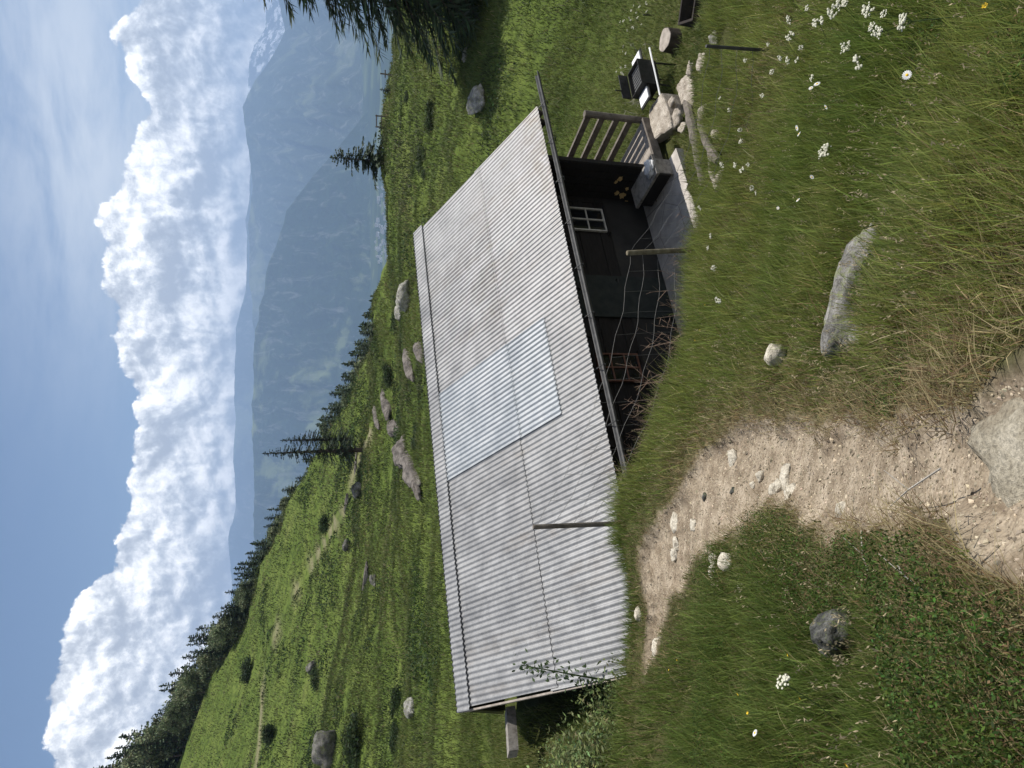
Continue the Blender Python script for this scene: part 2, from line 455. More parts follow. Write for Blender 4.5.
def rock_mesh(name, dims, seed, sub=4, cuts=7, rough=.10, org=None):
    v, f = ico(sub); v = v.copy(); rs = np.random.default_rng(seed)
    for k in range(cuts):
        n = rs.normal(size=3); n /= np.linalg.norm(n); d = rs.uniform(.62, .88)
        e = v @ n - d; v = v - np.where(e > 0, e, 0)[:, None] * n * .92
    o = Vector(rs.uniform(-50, 50, 3))
    for i in range(len(v)):
        q = Vector(v[i]); k = 1 + rough * 1.6 * mnoise.fractal(q * 1.7 + o, .8, 2.1, 5) + rough * .35 * mnoise.noise(q * 9 + o)
        v[i] *= k
    v = v * np.array(dims)
    return np_mesh(name, v, f, smooth=True)

def rock(name, label, cat, loc, dims, mat, seed, rot=(0, 0, 0), group=None, sub=4, cuts=7, rough=.10, avoid=True):
    o = link(name, rock_mesh(name, dims, seed, sub, cuts, rough), mat)
    o.location = tuple(map(float, loc)); o.rotation_euler = rot
    if avoid: AVOID.append((loc[0], loc[1], max(dims[0], dims[1]) * .95))
    return tag(o, label, cat, group)

# ------------------------------------------------------------------ path polygon
pL = [(1040,175),(1000,187),(950,215),(900,236),(850,246),(800,266),(772,270),(740,250),(710,228),(690,205),(670,168),(655,128),(645,100)]
pR = [(640,206),(650,230),(672,266),(690,298),(710,326),(740,340),(770,346),(800,342),(850,338),(900,336),(950,352),(1000,352),(1040,356)]
_pp = [hit(u, v)[:2] for v, u in pL] + [hit(u, v)[:2] for v, u in pR]
_back = [np.array([0.1, -3.0]), np.array([-.65, -3.0])]
PATH = np.array(_pp + _back)
def in_poly(x, y, poly):
    x = np.asarray(x); y = np.asarray(y); c = np.zeros(x.shape, bool); j = len(poly) - 1
    for i in range(len(poly)):
        xi, yi = poly[i]; xj, yj = poly[j]
        c ^= ((yi > y) != (yj > y)) & (x < (xj - xi) * (y - yi) / (yj - yi + 1e-12) + xi); j = i
    return c
def poly_dist(x, y, poly):
    x = np.asarray(x, float); y = np.asarray(y, float); best = np.full(x.shape, 1e9)
    for i in range(len(poly)):
        a, b = poly[i - 1], poly[i]; ab = b - a; t = np.clip(((x - a[0]) * ab[0] + (y - a[1]) * ab[1]) / (ab @ ab + 1e-12), 0, 1)
        best = np.minimum(best, np.hypot(x - a[0] - t * ab[0], y - a[1] - t * ab[1]))
    return best
def EDGE(x, y):
    return .15 * fbm(x / .38, y / .38, 3, 41) + .06 * fbm(x / .09, y / .09, 2, 44)
def path_sd(x, y):                  # signed: negative inside the path
    d = poly_dist(x, y, PATH); return np.where(in_poly(x, y, PATH), -d, d)

# hillside trail, a pale line contouring the left slope
TRAIL = [hit(u, v) for u, v in ((338,371),(300,356),(258,345),(225,325),(198,310),(165,290),(125,270),(70,262),(18,258),(-60,252))]
TR = np.array(TRAIL)[:, :2]
def trail_d(x, y):
    x = np.asarray(x, float); y = np.asarray(y, float); best = np.full(x.shape, 1e9)
    for i in range(1, len(TR)):
        a, b = TR[i - 1], TR[i]; ab = b - a; t = np.clip(((x - a[0]) * ab[0] + (y - a[1]) * ab[1]) / (ab @ ab + 1e-12), 0, 1)
        best = np.minimum(best, np.hypot(x - a[0] - t * ab[0], y - a[1] - t * ab[1]))
    return best

# ------------------------------------------------------------------ ground sheet
def axis(fine0, fine1, step, lo, hi, growth=1.07):
    a = list(np.arange(fine0, fine1, step)); s = step; p = fine0; left = []
    while p > lo: s *= growth; p -= s; left.append(p)
    s = step; p = a[-1]; right = []
    while p < hi: s *= growth; p += s; right.append(p)
    return np.array(left[::-1] + a + right)
gx = axis(-3.2, 3.0, .05, -900, 900, 1.045); gy = axis(.3, 8.2, .05, -25, 1700, 1.04)
GX, GY = np.meshgrid(gx, gy)
GZ = terrain(GX, GY)
SD = path_sd(GX, GY) if False else np.full(GX.shape, 5.0)
near = (np.abs(GX) < 8) & (GY < 12) & (GY > -4)
SD[near] = path_sd(GX[near], GY[near])
jit = EDGE(GX, GY)
dirtmask = sstep(.10, .02, SD + jit)
_pm = np.where(SD < 1, 1, 0).astype(bool); _sm = GZ.copy(); _sm[_pm] = terrain(GX[_pm], GY[_pm], False)
GZ = GZ * (1 - dirtmask) + (_sm + .045 * fbm(GX / .9, GY / .9, 1, 11)) * dirtmask
GZ -= .085 * sstep(.05, -.07, SD + jit)
GZ += dirtmask * (.004 * fbm(GX / .13, GY / .13, 2, 77) + .05 * fbm(GX / .45, GY / .45, 2, 79))
TD = np.full(GX.shape, 50.0); farm = (GY > 15) & (GY < 130) & (GX < 20) & (GX > -90)
TD[farm] = trail_d(GX[farm], GY[farm])
trailmask = sstep(.75, .3, TD + .5 * fbm(GX / 2.5, GY / 2.5, 3, 5))
dry = np.clip(.8 * np.exp(-np.maximum(SD, 0) / .22) , 0, 1)
dist = np.hypot(GX, GY)
turf = sstep(9, 24, dist)
cyg, kg = crest_y(GX, GY)
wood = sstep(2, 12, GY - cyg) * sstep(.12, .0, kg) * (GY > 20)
dirt_attr = np.clip(np.maximum(dirtmask, (.55 + .3 * fbm(GX / 1.5, GY / 1.5, 3, 19)) * trailmask), 0, 1)
ny, nx = GX.shape
idx = np.arange(nx * ny).reshape(ny, nx)
quads = np.stack([idx[:-1, :-1], idx[:-1, 1:], idx[1:, 1:], idx[1:, :-1]], -1).reshape(-1, 4)
fd = dirtmask.ravel()[quads].mean(1)
allv = np.stack([GX, GY, GZ], -1).reshape(-1, 3)
def sub_sheet(name, q):
    used = np.unique(q); re = -np.ones(len(allv), int); re[used] = np.arange(len(used))
    me = np_mesh(name, allv[used], re[q], smooth=True)
    for an, arr in (('dirt', dirt_attr), ('turf', turf), ('wood', wood)):
        at = me.attributes.new(an, 'FLOAT', 'POINT'); at.data.foreach_set('value', arr.ravel()[used].astype(np.float32))
    return tag(link(name, me, M['ground']), kind='structure')
sub_sheet('ground', quads[fd <= .5]); sub_sheet('path', quads[fd > .5])

# ------------------------------------------------------------------ far scenery
def ridge(name, prof, mat, base, depth_front, depth_back, nu=260, nv=60, seed=1, rib=.10):
    us = np.linspace(prof[0][0], prof[-1][0], nu)
    pu = [p[0] for p in prof]
    vs = np.interp(us, pu, [p[1] for p in prof]); Ys = np.interp(us, pu, [p[2] for p in prof])
    top = np.array([P(u, v, Y) for u, v, Y in zip(us, vs, Ys)])
    hgt = np.maximum(top[:, 2] - base, 5)
    top[:, 2] += .022 * hgt * fbm(us / 14., us * 0, 4, seed)
    V = []
    fr = np.concatenate([np.linspace(-1, 0, nv), np.linspace(0, 1, 14)[1:]])
    for f in fr:
        w = abs(f)
        k = np.minimum(hgt / 900., 1.0) ** .7
        off = -depth_front * w * k if f < 0 else depth_back * w * k
        dirn = top[:, :2] / np.linalg.norm(top[:, :2], axis=1)[:, None]
        xy = top[:, :2] + dirn * off[:, None] if f < 0 else top[:, :2] + dirn * off[:, None]
        prof_w = (1 - w) ** 1.25
        bell = w * (1 - w) * 4
        n = fbm(us / 22. + 1.5 * w, us * 0 + w * 2.2, 5, seed + 7) + .6 * fbm(us / 7., us * 0 + w * 5, 4, seed + 20)
        n2 = np.abs(fbm(us / 16. + .6 * w, us * 0 + w * 1.1, 4, seed + 9))
        z = base + (top[:, 2] - base) * prof_w + bell * hgt * rib * (n * 1.6 - n2 * 1.8)
        V.append(np.column_stack([xy, np.maximum(z, base - 1)]))
    V = np.concatenate(V); m_ = len(fr)
    idx = np.arange(m_ * nu).reshape(m_, nu)
    q = np.stack([idx[:-1, :-1], idx[:-1, 1:], idx[1:, 1:], idx[1:, :-1]], -1).reshape(-1, 4)
    return tag(link(name, np_mesh(name, V, q, smooth=True), mat), kind='structure')

def mountain_mat(name, forest, meadow, rockc, snow=0.0, sc=.0016, clear=(.58,.64)):
    m, nt, b = new_mat(name)
    co = nd(nt, 'ShaderNodeTexCoord').outputs['Object']
    n = noise_node(nt, co, sc, 8, .62, .6); nf = noise_node(nt, co, sc * 14, 6, .7)
    c = ramp(nt, nf.outputs['Fac'], [(.3, tuple(x * .55 for x in forest)), (.65, tuple(x * 1.25 for x in forest))]).outputs[0]
    c = mix(nt, ramp(nt, n.outputs['Fac'], [(clear[0], (0,) * 3), (clear[1], (1,) * 3)]).outputs[0], c, meadow)
    mp = nd(nt, 'ShaderNodeMapping'); mp.inputs['Scale'].default_value = (1, .4, .12); nt.links.new(co, mp.inputs[0])
    ng = noise_node(nt, mp.outputs[0], sc * 9, 5, .75, .8)
    c = mix(nt, ramp(nt, ng.outputs['Fac'], [(.54, (0,) * 3), (.68, (.6,) * 3)]).outputs[0], c, rockc)
    if snow:
        ns = noise_node(nt, co, sc * 6, 7, .75)
        c = mix(nt, ramp(nt, ns.outputs['Fac'], [(.50, (0,) * 3), (.56, (1,) * 3)]).outputs[0], c, (.85,.87,.9))
    nt.links.new(c, b.inputs['Base Color']); b.inputs['Roughness'].default_value = 1; b.inputs['Specular IOR Level'].default_value = 0
    bump(nt, b, nf.outputs['Fac'], .6, 60)
    return m
M['mtB'] = mountain_mat('forested_mountain', (.028,.048,.028), (.15,.18,.085), (.26,.26,.25), clear=(.56,.62))
M['mtA'] = mountain_mat('high_mountain', (.045,.06,.045), (.13,.15,.09), (.30,.30,.29), sc=.0011, clear=(.55,.64))
M['mtC'] = mountain_mat('far_mountain', (.06,.07,.06), (.12,.14,.10), (.30,.30,.30), sc=.0008)
M['mtD'] = mountain_mat('snowy_mountain', (.12,.12,.12), (.16,.16,.15), (.3,.3,.3), snow=1, sc=.0007)
VZ = -520.0
ridge('near_mountain', [(-420,262,5600),(-100,262,5800),(200,256,6100),(354,252,6300),(440,256,6300),(510,270,6200),(534,281,6150),(557,286,6100),(590,312,6000),(623,340,5850),(655,366,5750),(690,385,5700),(720,397,5700)], M['mtB'], VZ, 850, 1500, seed=3)
ridge('tall_mountain', [(420,256,9800),(479,250,9600),(534,248,9400),(581,253,9200),(612,250,9100),(661,242,9000),(690,257,8900),(715,274,8850),(737,285,8800),(768,279,8800),(830,262,8900),(1000,250,9000),(1200,262,9200)], M['mtA'], VZ, 3000, 2500, seed=13, rib=.12)
ridge('far_mountain', [(-700,236,12500),(-300,240,12500),(100,232,12500),(180,231,12500),(229,229,12500),(264,236,12500),(299,234,12500),(342,236,12500),(401,234,12500),(444,237,12500),(480,247,12500),(540,246,12500),(600,251,12500),(700,262,12500)], M['mtC'], VZ, 2600, 1000, seed=23, rib=.08)
ridge('snowy_mountain', [(600,268,13300),(640,255,13300),(678,247,13300),(710,250,13300),(725,256,13300),(741,266,13300),(768,266,13300),(800,250,13300),(900,240,13300),(1100,250,13300)], M['mtD'], VZ, 2600, 600, seed=33, rib=.10)
# valley floor
m, nt, b = new_mat('valley_fields')
co = nd(nt, 'ShaderNodeTexCoord').outputs['Object']
vo = nd(nt, 'ShaderNodeTexVoronoi'); vo.inputs['Scale'].default_value = .006; nt.links.new(co, vo.inputs['Vector'])
sp_ = nd(nt, 'ShaderNodeSeparateColor'); nt.links.new(vo.outputs['Color'], sp_.inputs[0])
c = ramp(nt, sp_.outputs[0], [(0, (.018,.030,.02)), (.45, (.03,.045,.022)), (.75, (.05,.07,.03)), (1, (.10,.12,.05))]).outputs[0]
nt.links.new(c, b.inputs['Base Color']); b.inputs['Roughness'].default_value = 1; b.inputs['Specular IOR Level'].default_value = 0
vx = np.linspace(-9500, 9500, 60); vy = np.linspace(-1000, 13600, 60)
VX, VY = np.meshgrid(vx, vy); idx = np.arange(3600).reshape(60, 60)
tag(link('valley_floor', np_mesh('valley_floor', np.stack([VX, VY, VX * 0 + VZ], -1).reshape(-1, 3), np.stack([idx[:-1, :-1], idx[:-1, 1:], idx[1:, 1:], idx[1:, :-1]], -1).reshape(-1, 4)), m), kind='structure')
# village houses
hm = MB()
w, d, h = 8, 6, 7
hm.add([(-w,-d,0),(w,-d,0),(w,d,0),(-w,d,0),(-w,-d,h),(w,-d,h),(w,d,h),(-w,d,h),(-w,0,h+4),(w,0,h+4)], [(0,1,5,4),(1,2,6,9,5),(2,3,7,6),(3,0,4,8,7)])
hm.add([(-w-1,-d-1,h-.7),(w+1,-d-1,h-.7),(w+1,0,h+4.4),(-w-1,0,h+4.4),(-w-1,d+1,h-.7),(w+1,d+1,h-.7)], [(0,1,2,3),(3,2,5,4)])
hme = hm.mesh('house'); hme.materials.append(M['housewall']); hme.materials.append(M['houseroof'])
for p_ in hme.polygons: p_.material_index = 1 if p_.index >= 4 else 0
for i in range(58):
    u = random.uniform(506, 582); v = 376 + 17 * random.random() ** .8
    q = ray(u, v); p = q * (VZ / q[2])
    o = bpy.data.objects.new('house', hme); COL.objects.link(o); o.location = tuple(p); o.rotation_euler = (0, 0, random.uniform(0, 3.1)); s = random.uniform(.9, 1.9); o.scale = (s, s * random.uniform(.8, 1.2), s)
    tag(o, 'tiny white house in the hazy valley village below the crest', 'house', 'houses of the valley village')

# ------------------------------------------------------------------ hut
hut = thing('alpine_hut', 'low dark alpine hut under a silvery corrugated metal roof', 'hut', HP(HLEN / 2, BR, FLOOR))
PITCH = HLEN / 110.0
def corr(name, a0, a1, s0, s1, lift, mat, front=True, amp=.0075, stain=False, parent=hut, ns=9, phase=0.0, thick=.006, sag=True):
    na = max(int(round((a1 - a0) / PITCH * 10)), 8) + 1
    aa = np.linspace(a0, a1, na); ss = np.linspace(s0, s1, ns)
    A, S = np.meshgrid(aa, ss)
    wv = amp * np.tanh(1.9 * np.cos(2 * math.pi * A / PITCH + phase)) / math.tanh(1.9)
    if sag: wv = wv + .007 * fbm(A / 1.3, S * 3, 3, 61) + .0045 * fbm(A / .3, S * 9, 2, 62)
    nrm = lift + wv
    B = S * BR if front else 2 * BR - S * BR
    sg = 1 if front else -1
    z = ZE + S * BR * math.tan(SLOPE) + nrm * math.cos(SLOPE)
    Bb = B - sg * nrm * math.sin(SLOPE)
    X = E0[0] + XH[0] * A + YH[0] * Bb; Y = E0[1] + XH[1] * A + YH[1] * Bb
    top = np.stack([X, Y, z], -1).reshape(-1, 3); bot = top - np.array([0, 0, thick])
    org = wloc(parent); n = len(top)
    idx = np.arange(n).reshape(ns, na)
    q = np.stack([idx[:-1, :-1], idx[:-1, 1:], idx[1:, 1:], idx[1:, :-1]], -1).reshape(-1, 4)
    rim = []
    for row in (0, ns - 1):
        for j in range(na - 1): rim.append((idx[row, j], idx[row, j + 1], idx[row, j + 1] + n, idx[row, j] + n))
    for c_ in (0, na - 1):
        for j in range(ns - 1): rim.append((idx[j, c_], idx[j + 1, c_], idx[j + 1, c_] + n, idx[j, c_] + n))
    me = np_mesh(name, np.concatenate([top, bot, top, bot]) - org, np.concatenate([q, q[:, ::-1] + n, np.array(rim) + 2 * n]), smooth=True)
    at = me.attributes.new('stain', 'FLOAT', 'POINT')
    st = np.zeros(4 * n)
    if stain:
        s_ = np.clip(.36 * sstep(.10, .42, fbm(A / .22, S * 2.2, 4, 88)) + .30 * sstep(SEAM + .10, SEAM, S) * sstep(SEAM - .04, SEAM, S), 0, 1).ravel() + (sstep(.16, .03, S) * sstep(HLEN - 2.6, HLEN - .6, A) * .9 + .35 * sstep(.10, .0, S)).ravel(); st[:] = np.tile(s_, 4)
    at.data.foreach_set('value', np.clip(st, 0, 1).astype(np.float32))
    tn = me.attributes.new('tone', 'FLOAT', 'POINT'); sid = np.floor(A / (PITCH * 9)) + 7 * (s0 > .3) + 31 * (s0 > .9)
    tv = .86 + .16 * _hash(sid, sid * 0, 5) - .06 * (np.abs(A / (PITCH * 9) - np.round(A / (PITCH * 9))) < .05); tn.data.foreach_set('value', np.tile(tv.ravel(), 4).astype(np.float32))
    return link(name, me, mat, parent)
SEAM = .448
pa, ps = on_roof(451, 547); pb, ps2 = on_roof(355, 564); pc, _s3 = on_roof(288, 454); pd_, _s4 = on_roof(375, 446)
PA0, PA1 = (pb + pc) / 2, (pa + pd_) / 2; PS0 = (ps + ps2) / 2
print('panel', pa, pb, pc, pd_, ps, ps2, _s3, _s4)
rnd = lambda a: round(a / PITCH) * PITCH
PA0, PA1 = rnd(PA0), rnd(PA1)
corr('lower_roof_sheets', 0, HLEN, 0, SEAM + .02, .06, M['roof'], stain=True)
corr('upper_roof_sheets', .03, HLEN - .02, SEAM - .015, .985, .071, M['roof'], stain=True)
corr('pale_roof_panel', PA0, PA1, PS0, SEAM + .005, .073, M['panel'], amp=.011, sag=False, phase=0)
corr('pale_roof_panel', PA0, PA1, SEAM - .025, .935, .084, M['panel'], amp=.011, sag=False, phase=0)
corr('ridge_cap', -.02, HLEN + .01, .925, 1.004, .101, M['roof'], ns=4, amp=.007)
corr('ridge_cap', -.02, HLEN + .01, .925, 1.004, .101, M['roof'], front=False, ns=4, amp=.007)
corr('back_roof_sheets', 0, HLEN, 0, .99, .06, M['roof'], front=False)
# timber under the roof: soffit boards, rafters, barge boards
mb = MB()
sl = np.array([YH[0] * math.cos(SLOPE), YH[1] * math.cos(SLOPE), math.sin(SLOPE)]); nr = np.array([-YH[0] * math.sin(SLOPE), -YH[1] * math.sin(SLOPE), math.cos(SLOPE)])
c0 = HP(HLEN / 2, 0, ZE) + sl * SL / 2 + nr * .018
mb.box(c0 + sl * .02, XH * (HLEN / 2 - .06), sl * (SL / 2 - .06), nr * .012)
sl2 = sl * np.array([-1, -1, 1]); nr2 = nr * np.array([-1, -1, 1])
c1 = HP(HLEN / 2, 2 * BR, ZE) + sl2 * SL / 2 + nr2 * .018
mb.box(c1 + sl2 * .02, XH * (HLEN / 2 - .06), sl2 * (SL / 2 - .06), nr2 * .012)
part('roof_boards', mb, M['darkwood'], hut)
for k in range(11):
    mb = MB(); a = .25 + k * (HLEN - .5) / 10
    mb.box(HP(a, 0, ZE) + sl * SL / 2 - nr * .055, XH * .045, sl * (SL / 2 - .03), nr * .055)
    part('rafter', mb, M['darkwood'], hut)
for a in (.0 - .015, HLEN - .04):
    mb = MB(); mb.box(HP(a, 0, ZE) + sl * SL / 2 - nr * .03, XH * .013, sl * (SL / 2 - .01), nr * .075); part('barge_board', mb, M['railwood'] if a > 1 else M['deckwood'], hut)
# walls
WL, WR, WB = .30, 8.2, 1.06
BASE = -5.35
mb = MB(); mb.hbox(WL, WR, WB, WB + .25, FLOOR - .4, BASE)
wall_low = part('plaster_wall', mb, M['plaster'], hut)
mb = MB()
nb = 24; zt = roof_z(WB) - .03
for k in range(9):
    z0 = BASE + k * (zt - BASE) / 9; z1 = BASE + (k + 1) * (zt - BASE) / 9
    mb.hbox(WL, WR, WB + .01 + .012 * (k % 2), WB + .2, z0 + .004, z1 - .004)
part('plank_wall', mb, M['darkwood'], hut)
mb = MB()
for a0, a1 in ((WL, WL + .2), (WR - .2, WR)):
    b0, b1 = WB, 2 * BR - .6
    vs = []
    for a in (a0, a1):
        vs += [HP(a, b0, FLOOR - .5), HP(a, b1, FLOOR - .5), HP(a, b1, roof_z(b1) - .03), HP(a, BR, ZR - .03), HP(a, b0, roof_z(b0) - .03)]
    mb.add(vs, [(0,1,2,3,4), (9,8,7,6,5)] + [(i, (i + 1) % 5, 5 + (i + 1) % 5, 5 + i) for i in range(5)])
mb.hbox(WL + .2, WR - .2, 2 * BR - .8, 2 * BR - .6, FLOOR - .5, roof_z(2 * BR - .7) - .05)
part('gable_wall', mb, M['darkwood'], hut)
mb = MB(); mb.hbox(8.12, 8.20, .22, WB, FLOOR, roof_z(.6) - .12)
for k in range(5): mb.hbox(8.105, 8.12, .24 + .165 * k, .39 + .165 * k, FLOOR, roof_z(.3) - .14)
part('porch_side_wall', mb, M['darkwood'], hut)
# windows on the front wall
def window(u0, u1, v0, v1, cols, rows, mat, nm):
    a0, _ = on_b(u0, (v0 + v1) / 2, WB - .02); a1, _ = on_b(u1, (v0 + v1) / 2, WB - .02)
    um = (u0 + u1) / 2; _, z1 = on_b(um, v0, WB - .02); _, z0 = on_b(um, v1, WB - .02)
    f = MB(); t = .026
    for (x0, x1, y0, y1) in ((a0, a1, z0, z0 + t), (a0, a1, z1 - t, z1), (a0, a0 + t, z0 + t, z1 - t), (a1 - t, a1, z0 + t, z1 - t)): f.hbox(x0, x1, WB - .05, WB - .006, y0, y1)
    for k in range(1, cols): x = a0 + (a1 - a0) * k / cols; f.hbox(x - .012, x + .012, WB - .046, WB - .01, z0 + t, z1 - t)
    for k in range(1, rows): y = z0 + (z1 - z0) * k / rows; f.hbox(a0 + t, a1 - t, WB - .042, WB - .012, y - .011, y + .011)
    fo = part('window', f, mat, hut)
    g = MB(); g.hbox(a0 + .01, a1 - .01, WB - .022, WB - .017, z0 + .01, z1 - .01); part('pane', g, M['glass'], fo)
    s_ = MB(); s_.hbox(a0 - .05, a1 + .05, WB - .09, WB - .004, z0 - .045, z0 - .004); part('sill', s_, M['darkwood'], fo)
    return fo
window(537, 559, 570, 604, 2, 2, M['whitepaint'], 'w')
wo = window(386, 414, 598, 640, 2, 3, M['redwood'], 'w'); wo['label'] = 'red brown window frame'
for i, (u, v, rr) in enumerate(((572, 622, .085), (575, 617, .06), (566, 626, .05), (589, 620, .07), (586, 616, .04), (558, 630, .05), (579, 627, .045))):
    q = ray(u, v); q = q * (np.dot(XH, E0 + XH * 8.1) / np.dot(XH, q)); b_ = float(to_h(q[0], q[1])[1]); z_ = float(q[2]); rs_ = np.random.default_rng(i); n_ = 14
    th_ = np.linspace(0, 2 * math.pi, n_, endpoint=False); rad_ = rr * rs_.uniform(.55, 1.15, n_)
    m_ = MB(); m_.add([HP(8.096, b_ + q * math.cos(t), z_ + q * .8 * math.sin(t)) for q, t in zip(rad_, th_)] + [HP(8.1035, b_ + q * math.cos(t), z_ + q * .8 * math.sin(t)) for q, t in zip(rad_, th_)], [tuple(range(n_)), tuple(range(2 * n_ - 1, n_ - 1, -1))] + [(j, n_ + j, n_ + (j + 1) % n_, (j + 1) % n_) for j in range(n_)])
    part('bare_plaster_patch', m_, M['ochre'], hut)
mb = MB(); da, _ = on_b(470, 640, WB); mb.hbox(da - .42, da + .42, WB - .03, WB - .004, FLOOR + .02, FLOOR + 1.75)
dr = part('door', mb, M['door'], hut)
mb = MB(); mb.tube([HP(da + .33, WB - .03, FLOOR + .95), HP(da + .33, WB - .09, FLOOR + .95), HP(da + .22, WB - .09, FLOOR + .95)], .012, 6); part('handle', mb, M['iron'], dr)
# gutter: an open half pipe on brackets, running past the roof's right end
mb = MB(); ga0, ga1 = 1.8, on_b(693, 547, -.08)[0]
g0 = ZE - .05
n = 9; vs = []
for a, zz in ((ga0, g0 - .0), (ga1, g0 + .03)):
    for rr in (.062, .055):
        for k in range(n):
            t = math.pi + math.pi * k / (n - 1); vs.append(HP(a, -.085 + rr * math.cos(t), zz + rr * math.sin(t)))
fs = []
for k in range(n - 1): fs += [(k, k + 1, 2 * n + k + 1, 2 * n + k), (n + k + 1, n + k, 3 * n + k, 3 * n + k + 1)]
fs += [(0, 2 * n, 3 * n, n), (n - 1, 2 * n - 1, 4 * n - 1, 3 * n - 1)]
mb.add(vs, fs); gut = part('gutter', mb, M['gutter'], hut, True)
for k in range(9):
    b_ = MB(); a = 2.2 + k * .86
    b_.tube([HP(a, .03, ZE + .02), HP(a, -.15, g0 + .0), HP(a, -.155, g0 - .03), HP(a, -.085, g0 - .07)], .009, 5); part('gutter_bracket', b_, M['gutter'], gut)

# terrace
tb = HP(5.6, .3, FLOOR)
mb = MB(); mb.hbox(3.2, 8.07, -.335, WB - .003, FLOOR - .5, FLOOR - .0)
solo('stone_terrace', mb, M['concrete'], tb, 'pale concrete terrace along the shaded front of the hut', 'terrace')

# deck with railing on the gable side
dk = thing('wooden_deck', 'small pale plank deck with a three bar railing at the gable', 'deck', HP(8.8, 1.5, FLOOR))
DZ = FLOOR + .07
for k in range(7):
    mb = MB(); a = 8.24 + k * .16; mb.hbox(a, a + .148, .26, 3.3, DZ - .035, DZ); part('floor_board', mb, M['deckwood'], dk)
mb = MB(); mb.hbox(8.22, 9.36, .19, .252, DZ - .15, DZ + .012); part('edge_board', mb, M['railwood'], dk)
mb = MB(); mb.hbox(8.25, 9.34, .4, 3.2, DZ - .3, DZ - .045); part('floor_frame', mb, M['darkwood'], dk)
for b in (.30, 3.2):
    mb = MB(); mb.tube([HP(9.41, b, DZ - .4), HP(9.41, b, DZ + 1.12)], .062, 10); part('post', mb, M['railwood'], dk, False)
for z_ in (1.04, .76, .47, .20):
    mb = MB(); mb.hbox(9.372, 9.43, .34, 3.3, DZ + z_ - .055, DZ + z_ + .055); part('rail', mb, M['railwood'], dk)

# bench against the porch side wall
bn = thing('wooden_bench', 'grey wooden bench against the porch side wall', 'bench', HP(7.85, .45, FLOOR))
mb = MB(); mb.hbox(7.62, 8.06, -.16, .72, FLOOR + .34, FLOOR + .39); part('seat', mb, M['oldwood'], bn)
mb = MB(); mb.hbox(7.66, 7.70, -.10, .68, FLOOR + .08, FLOOR + .338); part('front_board', mb, M['darkwood'], bn)
for b in (-.08, .60):
    mb = MB(); mb.hbox(7.72, 8.05, b, b + .06, FLOOR, FLOOR + .338); part('leg', mb, M['oldwood'], bn)
rock('folded_cloth', 'crumpled pale grey cloth lying on the end of the bench', 'cloth', HP(7.86, -.03, FLOOR + .42), (.17, .14, .06), M['cloth'], 91, (0, 0, .5), cuts=2, rough=.22, avoid=False)

# flagstones stepping down from the deck
def poly_slab(name, label, pts, z, thick, mat, cat='slab', grp=None, seed=1):
    w = []
    for u, v in pts:
        q = ray(u, v); w.append(q * (z / q[2]))
    w = np.array(w); c = w.mean(0); rs = np.random.default_rng(seed)
    # densify the outline, roughen it and bevel the rim
    ring = []
    for i in range(len(w)):
        for t in np.linspace(0, 1, 6, endpoint=False): ring.append(w[i] * (1 - t) + w[(i + 1) % len(w)] * t)
    ring = np.array(ring); ring = (np.roll(ring, 1, 0) + ring * 6 + np.roll(ring, -1, 0)) / 8
    ring[:, :2] += rs.normal(0, .010, (len(ring), 2))
    n = len(ring); vs = []; fs = []
    for k, (sc, dz) in enumerate(((.5, .006), (.90, .004), (.985, -.012), (1.0, -.04), (1.02, -thick))):
        for p in ring: vs.append((c[0] + (p[0] - c[0]) * sc, c[1] + (p[1] - c[1]) * sc, z + dz + rs.normal(0, .004)))
    for k in range(4):
        for j in range(n): fs.append((k * n + j, (k + 1) * n + j, (k + 1) * n + (j + 1) % n, k * n + (j + 1) % n))
    fs.append(tuple(range(n))); fs.append(tuple(range(5 * n - 1, 4 * n - 1, -1)))
    mb = MB(); mb.add(vs, fs)
    AVOID.append((c[0], c[1], .30))
    for p in w: AVOID.append(((c[0] + p[0]) / 2, (c[1] + p[1]) / 2, .22))
    return solo(name, mb, mat, c, label, cat, grp)
poly_slab('flagstone', 'large pale flagstone at the foot of the deck railing', [(676,661),(658,648),(626,651),(640,671),(652,670)], -6.20, .4, M['slabstone'], seed=1)
poly_slab('flagstone', 'pale flagstone one step below the deck flagstone', [(693,684),(681,675),(664,681),(658,692),(676,694),(690,693)], -6.38, .4, M['slabstone'], seed=2)
q_ = hit(706, 705); rock('stepping_stone', 'squat pale stone at the lower end of the flagstone steps', 'stone', q_ + np.array([0, 0, .0]), (.17, .2, .10), M['slabstone'], 77, (.1, 0, .4), cuts=12, rough=.14)
q_ = hit(728, 716); rock('stepping_stone', 'grey stone in the grass between the steps and the flat grey rock', 'stone', q_, (.15, .12, .09), M['granite'], 78, (0, .1, 1.1), cuts=10, rough=.14)
poly_slab('flat_rock', 'flat grey rock in the grass beside the thin metal stake', [(739,733),(722,725),(704,727),(706,736),(724,740)], -5.62, .3, M['granite'], cat='rock', seed=4)
for i, (u, v, s, lb) in enumerate(((650,676,.17,'rounded pale stone edging the shaded grass by the steps'),(640,683,.14,'small pale stone nearest the terrace corner in the step edging'),(664,671,.13,'pale stone wedged between the two upper flagstones'),(698,690,.13,'grey stone leaning at the lowest flagstone'))):
    q = ray(u, v); p = q * (-6.3 / q[2]); rock('stone', lb, 'stone', p, (s * 1.1, s * .8, s * .5), M['slabstone'], 200 + i, (.2, .1, i), sub=3, cuts=12, rough=.16)

